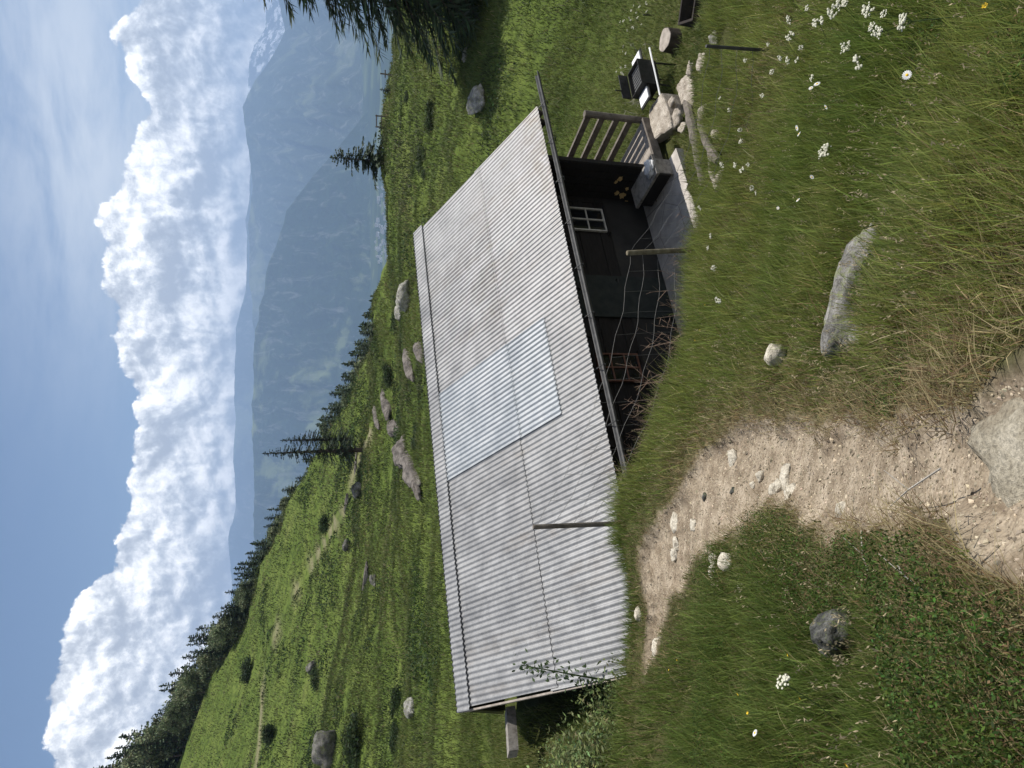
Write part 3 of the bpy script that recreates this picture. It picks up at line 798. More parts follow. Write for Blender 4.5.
# grill
gc = P(688, 646, 11.9); GB = -6.82
gr = thing('barbecue_grill', 'black open charcoal grill with two bright side shelves', 'grill', (gc[0], gc[1], GB))
gx_ = np.array([.93, .36, 0]); gy_ = np.array([-.36, .93, 0])
def G(a, b, z): return np.array([gc[0], gc[1], 0]) + gx_ * a + gy_ * b + np.array([0, 0, z])
zt, zb = -5.93, -6.30
mb = MB()
for s_ in (-1, 1):
    mb.box(G(s_ * .27, 0, (zt + zb) / 2), gx_ * .008, gy_ * .2, (0, 0, (zt - zb) / 2))
    mb.box(G(0, s_ * .2, (zt + zb) / 2), gx_ * .278, gy_ * .008, (0, 0, (zt - zb) / 2))
mb.box(G(0, 0, zb), gx_ * .278, gy_ * .208, (0, 0, .008)); part('fire_box', mb, M['iron'], gr)
mb = MB()
for k in range(9): mb.tube([G(-.25 + k * .0625, -.19, zt - .08), G(-.25 + k * .0625, .19, zt - .08)], .005, 5)
part('grate', mb, M['steel'], gr)
mb = MB(); mb.box(G(0, .235, zt + .09), gx_ * .27, gy_ * .01, np.array([0, 0, .09])); lid = part('lid', mb, M['iron'], gr)
mb = MB(); mb.tube([G(-.1, .235, zt + .17), G(-.1, .235, zt + .30)], .012, 6); part('handle', mb, M['iron'], lid)
for s_ in (-1, 1):
    mb = MB(); mb.box(G(s_ * .42, 0, zt - .12), gx_ * .12, gy_ * .15, (0, 0, .012)); part('side_shelf', mb, M['steel'], gr)
    mb = MB(); mb.tube([G(s_ * .56, -.17, zt - .14), G(s_ * .28, -.17, zt - .14)], .014, 6); mb.tube([G(s_ * .56, .17, zt - .14), G(s_ * .28, .17, zt - .14)], .014, 6); mb.tube([G(s_ * .56, -.17, zt - .14), G(s_ * .56, .17, zt - .14)], .014, 6); part('shelf_frame', mb, M['iron'], gr)
for sx in (-1, 1):
    for sy in (-1, 1):
        mb = MB(); mb.tube([G(sx * .25, sy * .18, zb), G(sx * .28, sy * .2, GB - .2)], .016, 6); part('leg', mb, M['iron'], gr)
mb = MB(); mb.tube([G(-.56, -.23, zt - .30), G(.56, -.23, zt - .30)], .017, 6); part('front_bar', mb, M['steel'], gr)

# stump
sc_ = P(728.5, 664.5, 12.0)
st = thing('tree_stump', 'sawn tree stump with a pale top beside the grill', 'stump', (sc_[0], sc_[1], sc_[2] - .6))
mb = MB(); ang = np.linspace(0, 2 * math.pi, 28, endpoint=False)
wob = [1 + .06 * math.sin(3 * t + 1) + .03 * math.sin(7 * t) for t in ang]
vs = []; fs = []
for z_, s_ in ((-.7, 1.25), (-.4, 1.1), (-.1, 1.0), (-.01, 1.0)):
    for t, w_ in zip(ang, wob): vs.append(sc_ + np.array([.215 * s_ * w_ * math.cos(t), .215 * s_ * w_ * math.sin(t), z_]))
for k in range(3):
    for j in range(28): fs.append((k * 28 + j, k * 28 + (j + 1) % 28, (k + 1) * 28 + (j + 1) % 28, (k + 1) * 28 + j))
mb.add(vs, fs); part('bark', mb, M['bark'], st)
mb = MB(); mb.add([sc_ + np.array([.205 * w_ * math.cos(t), .205 * w_ * math.sin(t), 0]) for t, w_ in zip(ang, wob)] + [sc_ + np.array([.213 * w_ * math.cos(t), .213 * w_ * math.sin(t), -.03]) for t, w_ in zip(ang, wob)], [tuple(range(28))] + [(28 + j, 28 + (j + 1) % 28, (j + 1) % 28, j) for j in range(28)])
part('cut_top', mb, M['deckwood'], st); AVOID.append((sc_[0], sc_[1], .4))

# dark trough at the picture's edge
tp = P(770, 700, 10.8)
mb = MB(); ax = np.array([.95, -.3, 0]) * .42; ay = np.array([.3, .95, 0]) * .24
mb.box(tp + np.array([0, 0, -.2]), ax, ay, (0, 0, .02))
for s_ in (-1, 1): mb.box(tp + ay * s_, ax, ay * .09, (0, 0, .22)); mb.box(tp + ax * s_ * .95, ax * .05, ay * .9, (0, 0, .215))
solo('wooden_trough', mb, M['soilbox'], tp, 'dark weathered wooden trough at the edge of the meadow', 'trough'); AVOID.append((tp[0], tp[1], .5))

# logs in front of the terrace
def log(label, pts, rad, mat, Ys):
    w = [hit(u, v) + np.array([0, 0, rad * .75]) for (u, v) in pts]
    mid = w[len(w) // 2]; pts_ = []
    rs = np.random.default_rng(len(label)); m_ = MB(); rr = []
    for i in range(len(w) - 1):
        for t in np.linspace(0, 1, 5, endpoint=False): pts_.append(w[i] * (1 - t) + w[i + 1] * t + rs.normal(0, rad * .08, 3)); rr.append(rad * (1 + rs.normal(0, .06)))
    pts_.append(w[-1]); rr.append(rad * .85)
    m_.tube(pts_, rr, 10)
    for q_ in pts_: AVOID.append((q_[0], q_[1] - rad * 1.6, rad * 2.1))
    return solo('weathered_log', m_, mat, mid, label, 'log', 'old logs below the terrace')
log('long weathered grey log lying below the terrace edge', [(672,690),(640,696),(610,703),(582,709)], .085, M['railwood'], [9.75, 9.6, 9.45, 9.3])
log('short dark forked log propped against the long grey log', [(648,703),(628,708),(606,722)], .06, M['railwood'], [9.3, 9.15, 8.9])
log('pale split log nearest the daisies', [(622,713),(598,714),(578,721)], .05, M['deckwood'], [9.0, 8.95, 8.75])
for i, (u, v, Y, s) in enumerate(((655,708,9.1,.13),(632,722,8.75,.12),(592,726,8.7,.1))):
    p = hit(u, v) + np.array([0, 0, .05]); rock('stone', ['wedge of pale stone leaning above the logs', 'pale stone between the logs and the grassy bank', 'small rough stone at the lower end of the logs'][i], 'stone', p, (s, s * .7, s * .9), M['slabstone'], 230 + i, (.3, .2, i), sub=3)

# fence posts and wire
def post(name, label, base, top, r, mat, cat='post', group='fence posts above the hut'):
    m_ = MB(); b_ = np.array(base) - np.array([0, 0, .35]); t_ = np.array(top)
    m_.tube([b_, b_ * .5 + t_ * .5, t_ - (t_ - b_) * .01, t_], [r * 1.05, r, r * .97, r * .85], 10)
    return solo(name, m_, mat, base, label, cat, group)
p1b = P(244, 622, 7.4); p1t = P(241, 533, 7.4)
p2b = P(521, 700, 8.3); p2t = P(515, 627, 8.3)
p3b = P(719, 778, 6.5); p3t = P(722, 706, 6.5)
post('fence_post', 'dark wooden fence post standing in front of the roof', p1b, p1t, .028, M['railwood'])
post('fence_post', 'olive grey fence post in front of the terrace', p2b, p2t, .035, M['postwood'])
post('fence_post', 'thin dark metal stake in the flowery bank on the right', p3b, p3t, .018, M['gutter'])
p4 = P(756, 668, 13.5); post('garden_stake', 'thin dark stake in the meadow behind the stump', p4 - np.array([0, 0, .1]), P(753, 643, 13.5), .014, M['iron'], 'stake', None)
wf = thing('wire_fence', 'sagging thin wire netting strung between the fence posts', 'fence', p2b)
def wire(pts, r=.0023):
    m_ = MB(); m_.tube(pts, r, 4, False); return m_
spans = [(p1b, p1t, p2b, p2t), (p2b, p2t, p3b, p3t)]
for si, (b0, t0, b1, t1) in enumerate(spans):
    for k, f in enumerate((.96, .78, .58, .38)):
        a_, c_ = b0 + (t0 - b0) * f, b1 + (t1 - b1) * f
        pts = []
        for t in np.linspace(0, 1, 22):
            p = a_ * (1 - t) + c_ * t; p = p - np.array([0, 0, .22 * 4 * t * (1 - t) * (1 + .25 * k)]) + np.array([0, 0, .018 * math.sin(t * 31 + k * 2)]); pts.append(p)
        part('wire_strand', wire(pts), M['wire'], wf)
    for t in np.linspace(.08, .92, 11):
        pts = []
        for k, f in enumerate((.96, .78, .58, .38)):
            p = (b0 + (t0 - b0) * f) * (1 - t) + (b1 + (t1 - b1) * f) * t; pts.append(p - np.array([0, 0, .22 * 4 * t * (1 - t) * (1 + .25 * k)]) + np.array([.01 * math.sin(9 * t + k), 0, .018 * math.sin(t * 31 + k * 2)]))
        part('wire_tie', wire(pts, .0014), M['wire'], wf)

# weathered beam at the left gable
mb = MB(); q0, q1 = P(14, 513, 9.6), P(58, 510, 10.2); dd = (q1 - q0); L_ = np.linalg.norm(dd); dd = dd / L_; up = np.array([0, 0, 1.0]); sd_ = np.cross(dd, up)
mb.box((q0 + q1) / 2, dd * L_ / 2, sd_ * .09, up * .07)
solo('weathered_beam', mb, M['oldwood'], (q0 + q1) / 2, 'grey weathered beam jutting from the hut\'s left gable', 'beam')

# ------------------------------------------------------------------ foreground stones
def on_ground(u, v): return hit(u, v)
p = on_ground(480, 872); rock('lichen_rock', 'long lichen covered rock half buried in the right grass bank', 'rock', p + np.array([0, .05, .025]), (.36, .17, .17), M['granite'], 12, (.25, .12, -.22), cuts=9, rough=.15); LR = p
for k in (-.2, 0, .2): AVOID.append((p[0] + k, p[1] - .14 - .22 * k, .12))
p = on_ground(433, 872); rock('lichen_rock', 'small grey rock at the left end of the long lichen rock', 'rock', p + np.array([0, .03, .0]), (.085, .07, .08), M['granite'], 14, (0, 0, .5), sub=3)
p = on_ground(413, 782); rock('white_stone', 'bright white stone alone in the dry grass right of the path', 'stone', p + np.array([0, 0, .05]), (.085, .07, .075), M['palestone'], 15, (0, .3, .4), sub=3); AVOID.append((p[0], p[1] - .12, .11))
p = on_ground(312, 992); rock('pale_boulder', 'big flat pale boulder beside the path in the foreground', 'rock', p + np.array([0.02, -.13, -.058]), (.185, .31, .062), M['beigestone'], 16, (-.16, .04, .30), cuts=11, rough=.13)
p = on_ground(140, 846); rock('pointed_rock', 'dark pointed lichened rock in the grass left of the path', 'rock', p + np.array([0, .0, .045]), (.095, .08, .115), M['darkstone'], 17, (.2, -.35, .3), cuts=9, rough=.12); AVOID.append((p[0], p[1] - .10, .12))
p = on_ground(207, 731); rock('loose_stone', 'pale egg shaped stone on the grassy mound beside the path', 'stone', p + np.array([0, 0, .045]), (.075, .055, .05), M['palestone'], 18, (0, .3, .8), sub=3); AVOID.append((p[0], p[1] - .1, .12))
lab = ['elongated pale stone set in the middle of the path', 'pale stone touching the grass tuft at the path bend', 'rounded pale pebble near the right edge of the path', 'tiny pale pebble beside the rounded pebble', 'small tan stone in the upper half of the path', 'small dark stone at the left edge of the path bend', 'brown pebble in the path before the bend', 'slim pale stone half sunk in the path bend', 'pale chip beyond the dark stone on the path', 'flat pale stone where the path narrows', 'pale pebble at the far end of the path', 'pale sliver near the boulder on the path', 'white stone under the dark tuft at the path end', 'grey stone by the path end near the roof', 'second pale stone against the grass tuft', 'small stone below the egg shaped stone', 'pale pebble beside the egg shaped stone', 'flat pale chip on the mound near the bare soil']
pos = [(288,776,.07,.03),(278,770,.05,.028),(290,749,.034,.03),(282,742,.025,.02),(309,722,.06,.022),(271,696,.03,.02),(277,724,.022,.018),(244,667,.075,.025),(242,686,.05,.022),(224,670,.05,.022),(213,669,.05,.022),(257,831,.035,.018),(120,653,.08,.05),(154,640,.05,.03),(270,783,.06,.03),(196,716,.045,.025),(210,716,.04,.025),(182,742,.04,.02)]
for i, ((u, v, a_, b_), lb) in enumerate(zip(pos, lab)):
    p = on_ground(u, v); p[2] = GZ[np.searchsorted(gy, p[1]), np.searchsorted(gx, p[0])]; rock('path_stone', lb, 'stone', p + np.array([0, 0, b_ * .45]), (a_ * 1.45, a_ * 1.0, b_ * 1.7), M['palestone'] if i not in (5, 6) else M['darkstone'], 300 + i, (0, 0, .3 * math.sin(i * 5)), group='stones on the path', sub=3, cuts=13, rough=.16)
# loose gravel of the path: too many to count, one object
octv = np.array([(1,0,0),(-1,0,0),(0,1,0),(0,-1,0),(0,0,1),(0,0,-1)], float); octf = np.array([(0,2,4),(2,1,4),(1,3,4),(3,0,4),(2,0,5),(1,2,5),(3,1,5),(0,3,5)])
xs = RNG.uniform(-2.8, 1.3, 150000); ys = RNG.uniform(.8, 6.9, 150000)
sdv = path_sd(xs, ys); keep = sdv + EDGE(xs, ys) < .03; xs, ys = xs[keep][:42000], ys[keep][:42000]; n = len(xs)
ii = np.clip(np.searchsorted(gy, ys), 1, ny - 1); jj = np.clip(np.searchsorted(gx, xs), 1, nx - 1)
fy_ = (ys - gy[ii - 1]) / (gy[ii] - gy[ii - 1]); fx_ = (xs - gx[jj - 1]) / (gx[jj] - gx[jj - 1])
zs = (GZ[ii - 1, jj - 1] * (1 - fx_) + GZ[ii - 1, jj] * fx_) * (1 - fy_) + (GZ[ii, jj - 1] * (1 - fx_) + GZ[ii, jj] * fx_) * fy_
sg = np.minimum(.0022 + RNG.exponential(.0020, n) + (RNG.random(n) < .02) * RNG.exponential(.006, n), np.where(np.hypot(xs, ys) < 2.6, .009, .018))
V = octv[None] * (sg[:, None, None] * RNG.uniform(.6, 1.4, (n, 1, 3))) + RNG.normal(0, .12, (n, 6, 3)) * sg[:, None, None]
th = RNG.uniform(0, 6.28, n); c_, s_ = np.cos(th)[:, None], np.sin(th)[:, None]
V = np.stack([V[..., 0] * c_ - V[..., 1] * s_, V[..., 0] * s_ + V[..., 1] * c_, V[..., 2] * .8], -1) + np.stack([xs, ys, zs - sg * .15], -1)[:, None, :]
gt_ = np.array([.285, .24, .178])[None] * np.where(RNG.random(n) < .25, RNG.uniform(1.3, 1.9, n), RNG.uniform(.40, 1.2, n))[:, None] * (1 + RNG.normal(0, .025, (n, 3)))
M['grain'] = leaf_mat('loose_grit', trans=0.0, rough=.95, spec=.1)
tag(link('gravel', np_mesh('gravel', V.reshape(-1, 3), (octf[None] + (np.arange(n) * 6)[:, None, None]).reshape(-1, 3), np.repeat(np.clip(gt_, .02, .8), 6, 0)), M['grain']), kind='stuff')

# ------------------------------------------------------------------ meadow boulders
mbould = [(666,477,1.0,.55,'grey boulder in the meadow right of the hut roof','granite'),(713,464,.5,.25,'small light stone in the upper right meadow','granite'),
 (472,405,1.4,.8,'grey boulder just above the ridge of the hut','granite'),(223,345,.9,.7,'grey rock on the slope beside the trail','boulder'),
 (278,357,1.3,.9,'dark boulder under the trail below the tall spruces','boulder'),(20,330,2.6,1.9,'big grey boulder at the left foot of the slope','boulder'),
 (100,312,1.1,1.2,'dark rock beside the bush on the left slope','boulder'),(455,398,.8,.45,'flat pale stone near the boulder above the ridge','granite'),
 (188,372,.9,.5,'rock at the upper end of the stony gully','boulder'),(60,410,.7,.45,'grey stone among the bushes left of the ridge','granite')]
for i, (u, v, a_, h_, lb, mm) in enumerate(mbould):
    p = on_ground(u, v + 3); k = p[1] * .014
    rock('meadow_boulder', lb, 'rock', p + np.array([0, 0, h_ * .2]), (a_ * .55, a_ * .6, h_ * .55), M[mm], 400 + i, (.1, .15, i * .7), cuts=8, avoid=False)
# bare rock bands on the slope: long tilted slabs seen nearly edge-on
bands = [(296,413,1.5,.75,'lowest slab of the long brown rock band above the roof'),(316,405,1.8,.95,'wide brown slab in the middle of the long rock band'),(340,396,1.9,1.0,'biggest brown slab of the rock band behind the ridge'),(364,388,1.6,.7,'narrow brown slab at the upper right end of the rock band'),
 (402,411,1.3,.5,'brown ledge right of the rock band close above the ridge'),(418,421,1.0,.45,'small brown ledge almost hidden by the ridge'),(300,357,1.3,.35,'thin pale ledge beside the trail under the tall spruces'),(262,347,1.5,.35,'thin pale ledge in the trail left of the tall spruces'),(185,366,1.6,.4,'pale strip of rock in the meadow gully'),(352,377,1.4,.35,'thin ledge at the right end of the trail')]
for i, (u, v, L_, t_, lb) in enumerate(bands):
    p = on_ground(u, v); q = on_ground(u - 12, v + (4.5 if v > 375 else -3.5)); d_ = p - q
    rock('rock_ledge', lb, 'rock', p + np.array([0, .2, .03]), (L_ * 1.45, t_ * .8, t_ * .48), M['brownrock'], 440 + i, (.5, 0, math.atan2(d_[1], d_[0])), cuts=14, rough=.14, avoid=False, group='rock ledges on the slope')
# ------------------------------------------------------------------ foliage builders
def quads_mesh(name, c, d, s, tint):
    """thin leaf faces: centre c, half vectors d (long) and s (short); two triangles in a kite"""
    n = len(c); v = np.empty((n, 4, 3)); v[:, 0] = c - d; v[:, 1] = c + s - d * .1; v[:, 2] = c + d; v[:, 3] = c - s - d * .1
    f = np.arange(n * 4).reshape(n, 4)
    return np_mesh(name, v.reshape(-1, 3), f, np.repeat(tint, 4, 0))

def unit(v): return v / (np.linalg.norm(v, axis=-1, keepdims=True) + 1e-9)

def conifer_parts(h, r, whorls, per, tw, seed, base=.08, droop=.25, width=.035, col=(.022,.040,.018), sparse=0.0, ragged=.25):
    rs = np.random.default_rng(seed); C, D, S, K = [], [], [], []
    tr = MB(); bend = rs.normal(0, .01, 2) * h
    tr.tube([(0, 0, -.6), (bend[0] * .3, bend[1] * .3, h * .4), (bend[0], bend[1], h * .98)], [h * .020, h * .013, h * .002], 7)
    br = MB()
    for i in range(whorls):
        t = base + (1 - base) * i / whorls; t_lo, t_hi = t, base + (1 - base) * (i + 1) / whorls
        for_env = None; env = r * min((1 - t) ** .85 + .05, 1.0) * (1 - .35 * max(0, (base + .12 - t) / .12) if t < base + .12 else 1)
        for j in range(per):
            if rs.random() < sparse: continue
            t = min(t_lo + (t_hi - t_lo) * (j + rs.uniform(-1.2, 1.2)) / per, .985); t = max(t, base * .7); z = t * h
            env = r * min((1 - t) ** .85 + .05, 1.0) * (1 - .35 * max(0, (base + .12 - t) / .12) if t < base + .12 else 1)
            a = 2 * math.pi * (j + rs.uniform(-.4, .4)) / per + i * 2.4
            L = env * rs.uniform(1 - ragged * 1.6, 1 + ragged * .6)
            if L < .05 * r: L = .05 * r
            rise = .35 * (t - .55) + .9 * max(0, t - .7) ; dirh = np.array([math.cos(a), math.sin(a), 0])
            org = np.array([bend[0] * t * t, bend[1] * t * t, z])
            if L > .3 * r: br.tube([org, org + dirh * L * .5 + np.array([0, 0, L * rise * .6 - droop * L * .2]), org + dirh * L * .95 + np.array([0, 0, L * rise - droop * L * .7])], [h * .0035, h * .002, h * .0008], 3, False)
            nt_ = max(3, int(tw * L / r) + 2)
            for k in range(nt_):
                f = (k + rs.uniform(.2, .9)) / nt_
                p = org + dirh * L * f + np.array([0, 0, L * rise * f - droop * L * (f ** 1.6) * .75 + .06 * L * max(0, f - .8)])
                tl = (.30 * L * (1 - .55 * f) + .05 * r) * rs.uniform(.7, 1.2)
                side = np.array([-dirh[1], dirh[0], 0])
                for sgn in (-1, 1):
                    dv = unit(dirh * .8 + side * sgn * rs.uniform(.5, 1.0) + np.array([0, 0, rs.uniform(-.55, .05)]))
                    C.append(p + dv * tl * .5); D.append(dv * tl * .55)
                    sv = unit(np.cross(dv, rs.normal(size=3) * .5 + np.array([0, 0, 1.0]))); S.append(sv * width * rs.uniform(.7, 1.3) * (1 + tl / r))
                    K.append(rs.uniform(.65, 1.35))
                if rs.random() < .7:
                    dv = unit(dirh * .5 + np.array([0, 0, -1.0]) + rs.normal(size=3) * .2)
                    C.append(p + dv * tl * .3); D.append(dv * tl * .35); S.append(unit(np.cross(dv, dirh + .1)) * width * .9); K.append(rs.uniform(.6, 1.1))
            C.append(org + dirh * L + np.array([0, 0, L * rise - droop * L * .7])); D.append(unit(dirh + np.array([0, 0, .1])) * .12 * L); S.append(np.array([0, 0, width * .8])); K.append(1.2)
    for k in range(6):
        C.append(np.array([bend[0], bend[1], h * (1 - .012 * k)])); D.append(np.array([0, 0, .02 * h])); S.append(unit(rs.normal(size=3) * np.array([1, 1, 0])) * width); K.append(1)
    C, D, S, K = map(np.array, (C, D, S, K))
    tint = np.array(col)[None] * K[:, None] * (1 + rs.normal(0, .08, (len(K), 3)))
    return tr.mesh('trunk'), br.mesh('branches'), quads_mesh('crown', C, D, S, np.clip(tint, .004, 1))

def make_tree(name, meshes, loc, label, cat, group, scale=1.0, rz=0.0, sxy=1.0):
    o = thing(name, label, cat, loc, group); o.rotation_euler = (0, 0, rz); o.scale = (scale * sxy, scale * sxy, scale)
    tr, br, cr = meshes
    if not tr.materials:
        tr.materials.append(M['bark']); cr.materials.append(M['needle'])
        if br is not None: br.materials.append(M['bark'])
    link('trunk', tr, None, o); c = link('crown', cr, None, o)
    if br is not None and group is None: link('branches', br, None, c)
    return o

TD_big = conifer_parts(14.5, 4.3, 46, 10, 27, 5, base=.05, droop=.35, width=.036, col=(.036,.056,.026))
TD_lone = conifer_parts(5.0, 2.5, 15, 7, 12, 8, base=.04, droop=.10, width=.075, col=(.034,.052,.026), ragged=.42)
TD_tall = conifer_parts(10.0, 1.6, 34, 6, 9, 9, base=.08, droop=.45, width=.05, col=(.026,.042,.022), sparse=.12, ragged=.4)
FOR = [conifer_parts(9.0, r_, 24, 7, 9, 40 + i, base=.03, droop=.35, width=.10, col=c_, ragged=.4) for i, (r_, c_) in enumerate(((1.7, (.060,.090,.050)), (2.1, (.070,.102,.056)), (1.4, (.078,.108,.062)), (2.5, (.085,.112,.066))))]

def broad_parts(h, r, seed, col):
    rs = np.random.default_rng(seed); n = 2600
    cl = 22; cc = unit(rs.normal(size=(cl, 3))) * rs.uniform(.35, .95, (cl, 1)); cc = cc * np.array([r, r, h * .40]) + np.array([0, 0, h * .56])
    k = rs.integers(0, cl, n); p = cc[k] + rs.normal(0, .30, (n, 3)) * np.array([r * .7, r * .7, r * .5]); p[:, 2] = np.abs(p[:, 2])
    d = unit(rs.normal(size=(n, 3)) + np.array([0, 0, .4])) * .26 * rs.uniform(.6, 1.3, (n, 1)); s_ = unit(np.cross(d, rs.normal(size=(n, 3)))) * .13
    t = np.array(col)[None] * rs.uniform(.6, 1.5, (n, 1)) * rs.uniform(.7, 1.3, cl)[k][:, None] * (1 + rs.normal(0, .08, (n, 3)))
    tr = MB(); tr.tube([(0, 0, -.5), (0, 0, h * .5), (.1, 0, h * .8)], [h * .022, h * .014, h * .004], 6)
    return tr.mesh('trunk'), None, quads_mesh('crown', p, d, s_, np.clip(t, .004, 1))
BRD = [broad_parts(8.0, r_, 60 + i, c_) for i, (r_, c_) in enumerate(((2.4, (.125,.150,.075)), (2.9, (.105,.130,.066)), (2.0, (.150,.170,.090))))]

# big conifer whose crown reaches in from the right
Yb = 27.0; q = ray(806, 450); bx = q[0] / q[1] * Yb
make_tree('spruce_tree', TD_big, (bx, Yb, gz(bx, Yb) - .1), 'large spruce reaching into the picture from the right edge', 'tree', None, 1.0)
# lone spruce on the crest
p = np.array([P(606, 390, 46.5)[0], 46.5]); h_ = 52 / 716 * 46.5
make_tree('spruce_tree', TD_lone, (p[0], p[1], gz(*p) - .15), 'lone bushy spruce on the meadow crest before the hazy mountain', 'tree', None, h_ / 5.0 * 1.04)
p = np.array([P(677, 390, 45.5)[0], 45.5]); make_tree('small_spruce', TD_lone, (p[0], p[1], gz(*p) - .1), 'tiny spruce sapling on the crest near the small cross', 'tree', None, .16, 1.0)
# two tall slim spruces in front of the slope
for (u, vb, vt, Y, lb, sx, rz) in ((318, 362, 262, 60, 'tall slim spruce in front of the forest edge, the taller of the pair', 1.35, 0), (329, 352, 281, 66, 'shorter dense spruce right behind the tallest slim spruce', 1.6, 2)):
    pb_ = P(u, vb, Y); pt_ = P(u - 6, vt, Y); h_ = pt_[2] - gz(pb_[0], pb_[1])
    make_tree('tall_spruce', TD_tall, (pb_[0], pb_[1], gz(pb_[0], pb_[1])), lb, 'tree', None, h_ / 10.0, rz, sx)
# forest belt along and behind the crest
topu = [-40,4,24,46,70,98,135,155,168,195,218,268,300,323,350,389,413,444,467,495]; topv = [66,88,111,134,146,172,188,206,216,231,244,272,298,306,316,332,343,354,366,372]
rs = random.Random(12); placed = 0
for row, (off, jit_) in enumerate(((1.0, 2), (5, 3), (10, 4), (17, 5), (26, 6), (36, 8))):
    u = -45 + row * 3
    while u < 478:
        uu = u + rs.uniform(-4, 4)
        cu = float(np.interp(uu, [c[0] for c in crest], [c[2] for c in crest]))
        Y = cu + off + rs.uniform(0, jit_); vt = float(np.interp(uu, topu, topv)) + abs(rs.gauss(0, 6)) + (6 if row < 2 else 0)
        pt_ = P(uu, vt, Y); zg = gz(pt_[0], Y); h_ = pt_[2] - zg
        if h_ > 1.2:
            h_ = min(h_, 17)
            broad = rs.random() < (.55 if uu < 170 else .25)
            if broad:
                h_ *= .8; mi = rs.randrange(3); rw = max(.8, min(1.6, 4.5 / h_)) * rs.uniform(.8, 1.2)
                make_tree('forest_tree', BRD[mi], (pt_[0], Y, zg - .2), 'rounded grey green tree in the forest belt on the left slope', 'tree', 'forest belt broadleaf trees', h_ / 8.0, rs.uniform(0, 6), rw)
            else:
                mi = rs.randrange(4)
                make_tree('forest_spruce', FOR[mi], (pt_[0], Y, zg - .2), 'dark spruce in the forest belt along the slope crest', 'tree', 'forest belt spruces', h_ / 9.0, rs.uniform(0, 6), min(2.0, max(1.15, (8.5 / h_))))
            placed += 1
        u += rs.uniform(7, 13) + row * 1.5 - (2.5 if uu > 320 else 0)
print('forest trees', placed)

# bushes: clumps of small leaves on a few stems
def bush_mesh(rx, rz_, n, seed, leaf=.05, col=(.03,.05,.02), clumps=14, dark=.7):
    rs = np.random.default_rng(seed)
    cc = unit(rs.normal(size=(clumps, 3))) * rs.uniform(.25, .85, (clumps, 1)); cc[:, 2] = np.abs(cc[:, 2])
    k = rs.integers(0, clumps, n); p = cc[k] + rs.normal(0, .20, (n, 3)); p[:, 2] = np.abs(p[:, 2])
    p = p * np.array([rx, rx, rz_])
    d = unit(rs.normal(size=(n, 3)) + np.array([0, 0, .6])) * leaf * rs.uniform(.6, 1.3, (n, 1))
    s = unit(np.cross(d, rs.normal(size=(n, 3)))) * leaf * .38
    t = np.array(col)[None] * rs.uniform(dark, 1.5, (n, 1)) * (1 + rs.normal(0, .1, (n, 3))) * rs.uniform(.7, 1.2, clumps)[k][:, None]
    st = MB()
    for i in range(min(clumps, 9)): st.tube([(0, 0, -.1), cc[i] * np.array([rx, rx, rz_]) * .5 + np.array([0, 0, .05]), cc[i] * np.array([rx, rx, rz_])], [.02 * rx, .014 * rx, .006 * rx], 4, False)
    return st.mesh('stems'), quads_mesh('leaves', p, d, s, np.clip(t, .003, 1))
def bush(name, label, loc, ms, sc=1.0, rz=0.0, group=None, cat='bush', sz=1.0):
    o = thing(name, label, cat, loc, group); o.rotation_euler = (0, 0, rz); o.scale = (sc, sc, sc * sz)
    st_, lv = ms
    if not st_.materials: st_.materials.append(M['bark']); lv.materials.append(M['foliage'])
    link('stems', st_, None, o); link('leaves', lv, None, o); return o
JUN = [bush_mesh(1.0, .8, 2600, 70 + i, .09, (.034,.052,.020)) for i in range(2)]
bl = [(650,428,.95,.55,'dark low juniper patch right of the lone spruce'),(608,418,.9,.55,'dark juniper patch directly below the lone spruce'),(594,420,.55,.5,'small dark juniper left of the patch below the spruce'),(671,402,.6,.4,'small juniper below the tiny crest sapling'),
 (68,394,.95,.7,'dark round bush left of the hut ridge'),(30,392,.9,.7,'dark round bush at the left edge above the hut'),(97,246,1.7,1.0,'dark bush high on the left slope'),(90,314,1.3,1.0,'dark bush beside the rock on the left slope'),
 (32,268,1.7,.9,'dark shrub above the trail at the left edge'),(20,352,1.6,.8,'dark shrub below the big grey boulder'),(395,386,1.1,.7,'dark scrub beside the brown rock outcrop'),(447,392,.9,.6,'green scrub by the flat pale stone'),(245,322,1.5,.7,'low scrub above the trail on the slope'),(330,412,.8,.5,'small dark scrub under the long rock slab')]
for i, (u, v, s, sz, lb) in enumerate(bl):
    p = on_ground(u, v + 4); o = bush('juniper_bush', lb, p - np.array([0, 0, .05]), JUN[i % 2], s, i * .7, 'dark bushes on the meadow', sz=sz); o.scale = (s * (1.0 + .5 * ((i * 7) % 5) / 5), s * (.65 + .3 * ((i * 3) % 4) / 4), s * sz * .85)
# leafy shrub by the left gable
LS = bush_mesh(.75, 1.0, 3600, 80, .038, (.16,.195,.075), 24, .5)
p = HP(-.45, .5, 0); p[2] = gz(p[0], p[1]); bush('leafy_shrub', 'leafy pale green shrub hugging the roof\'s left end', p, LS, 1.0, 0, cat='shrub', sz=.75)
p = HP(-1.0, -.5, 0); p[2] = gz(p[0], p[1]); bush('leafy_shrub', 'leafy shrub below the left corner of the roof', p, LS, .95, 2, cat='shrub', sz=.7)
p = HP(-1.0, 1.1, 0); p[2] = gz(p[0], p[1]); bush('leafy_shrub', 'leafy shrub left of the beam-side gable, the farthest of the three shrubs', p, LS, .8, 4, cat='shrub', sz=.6)
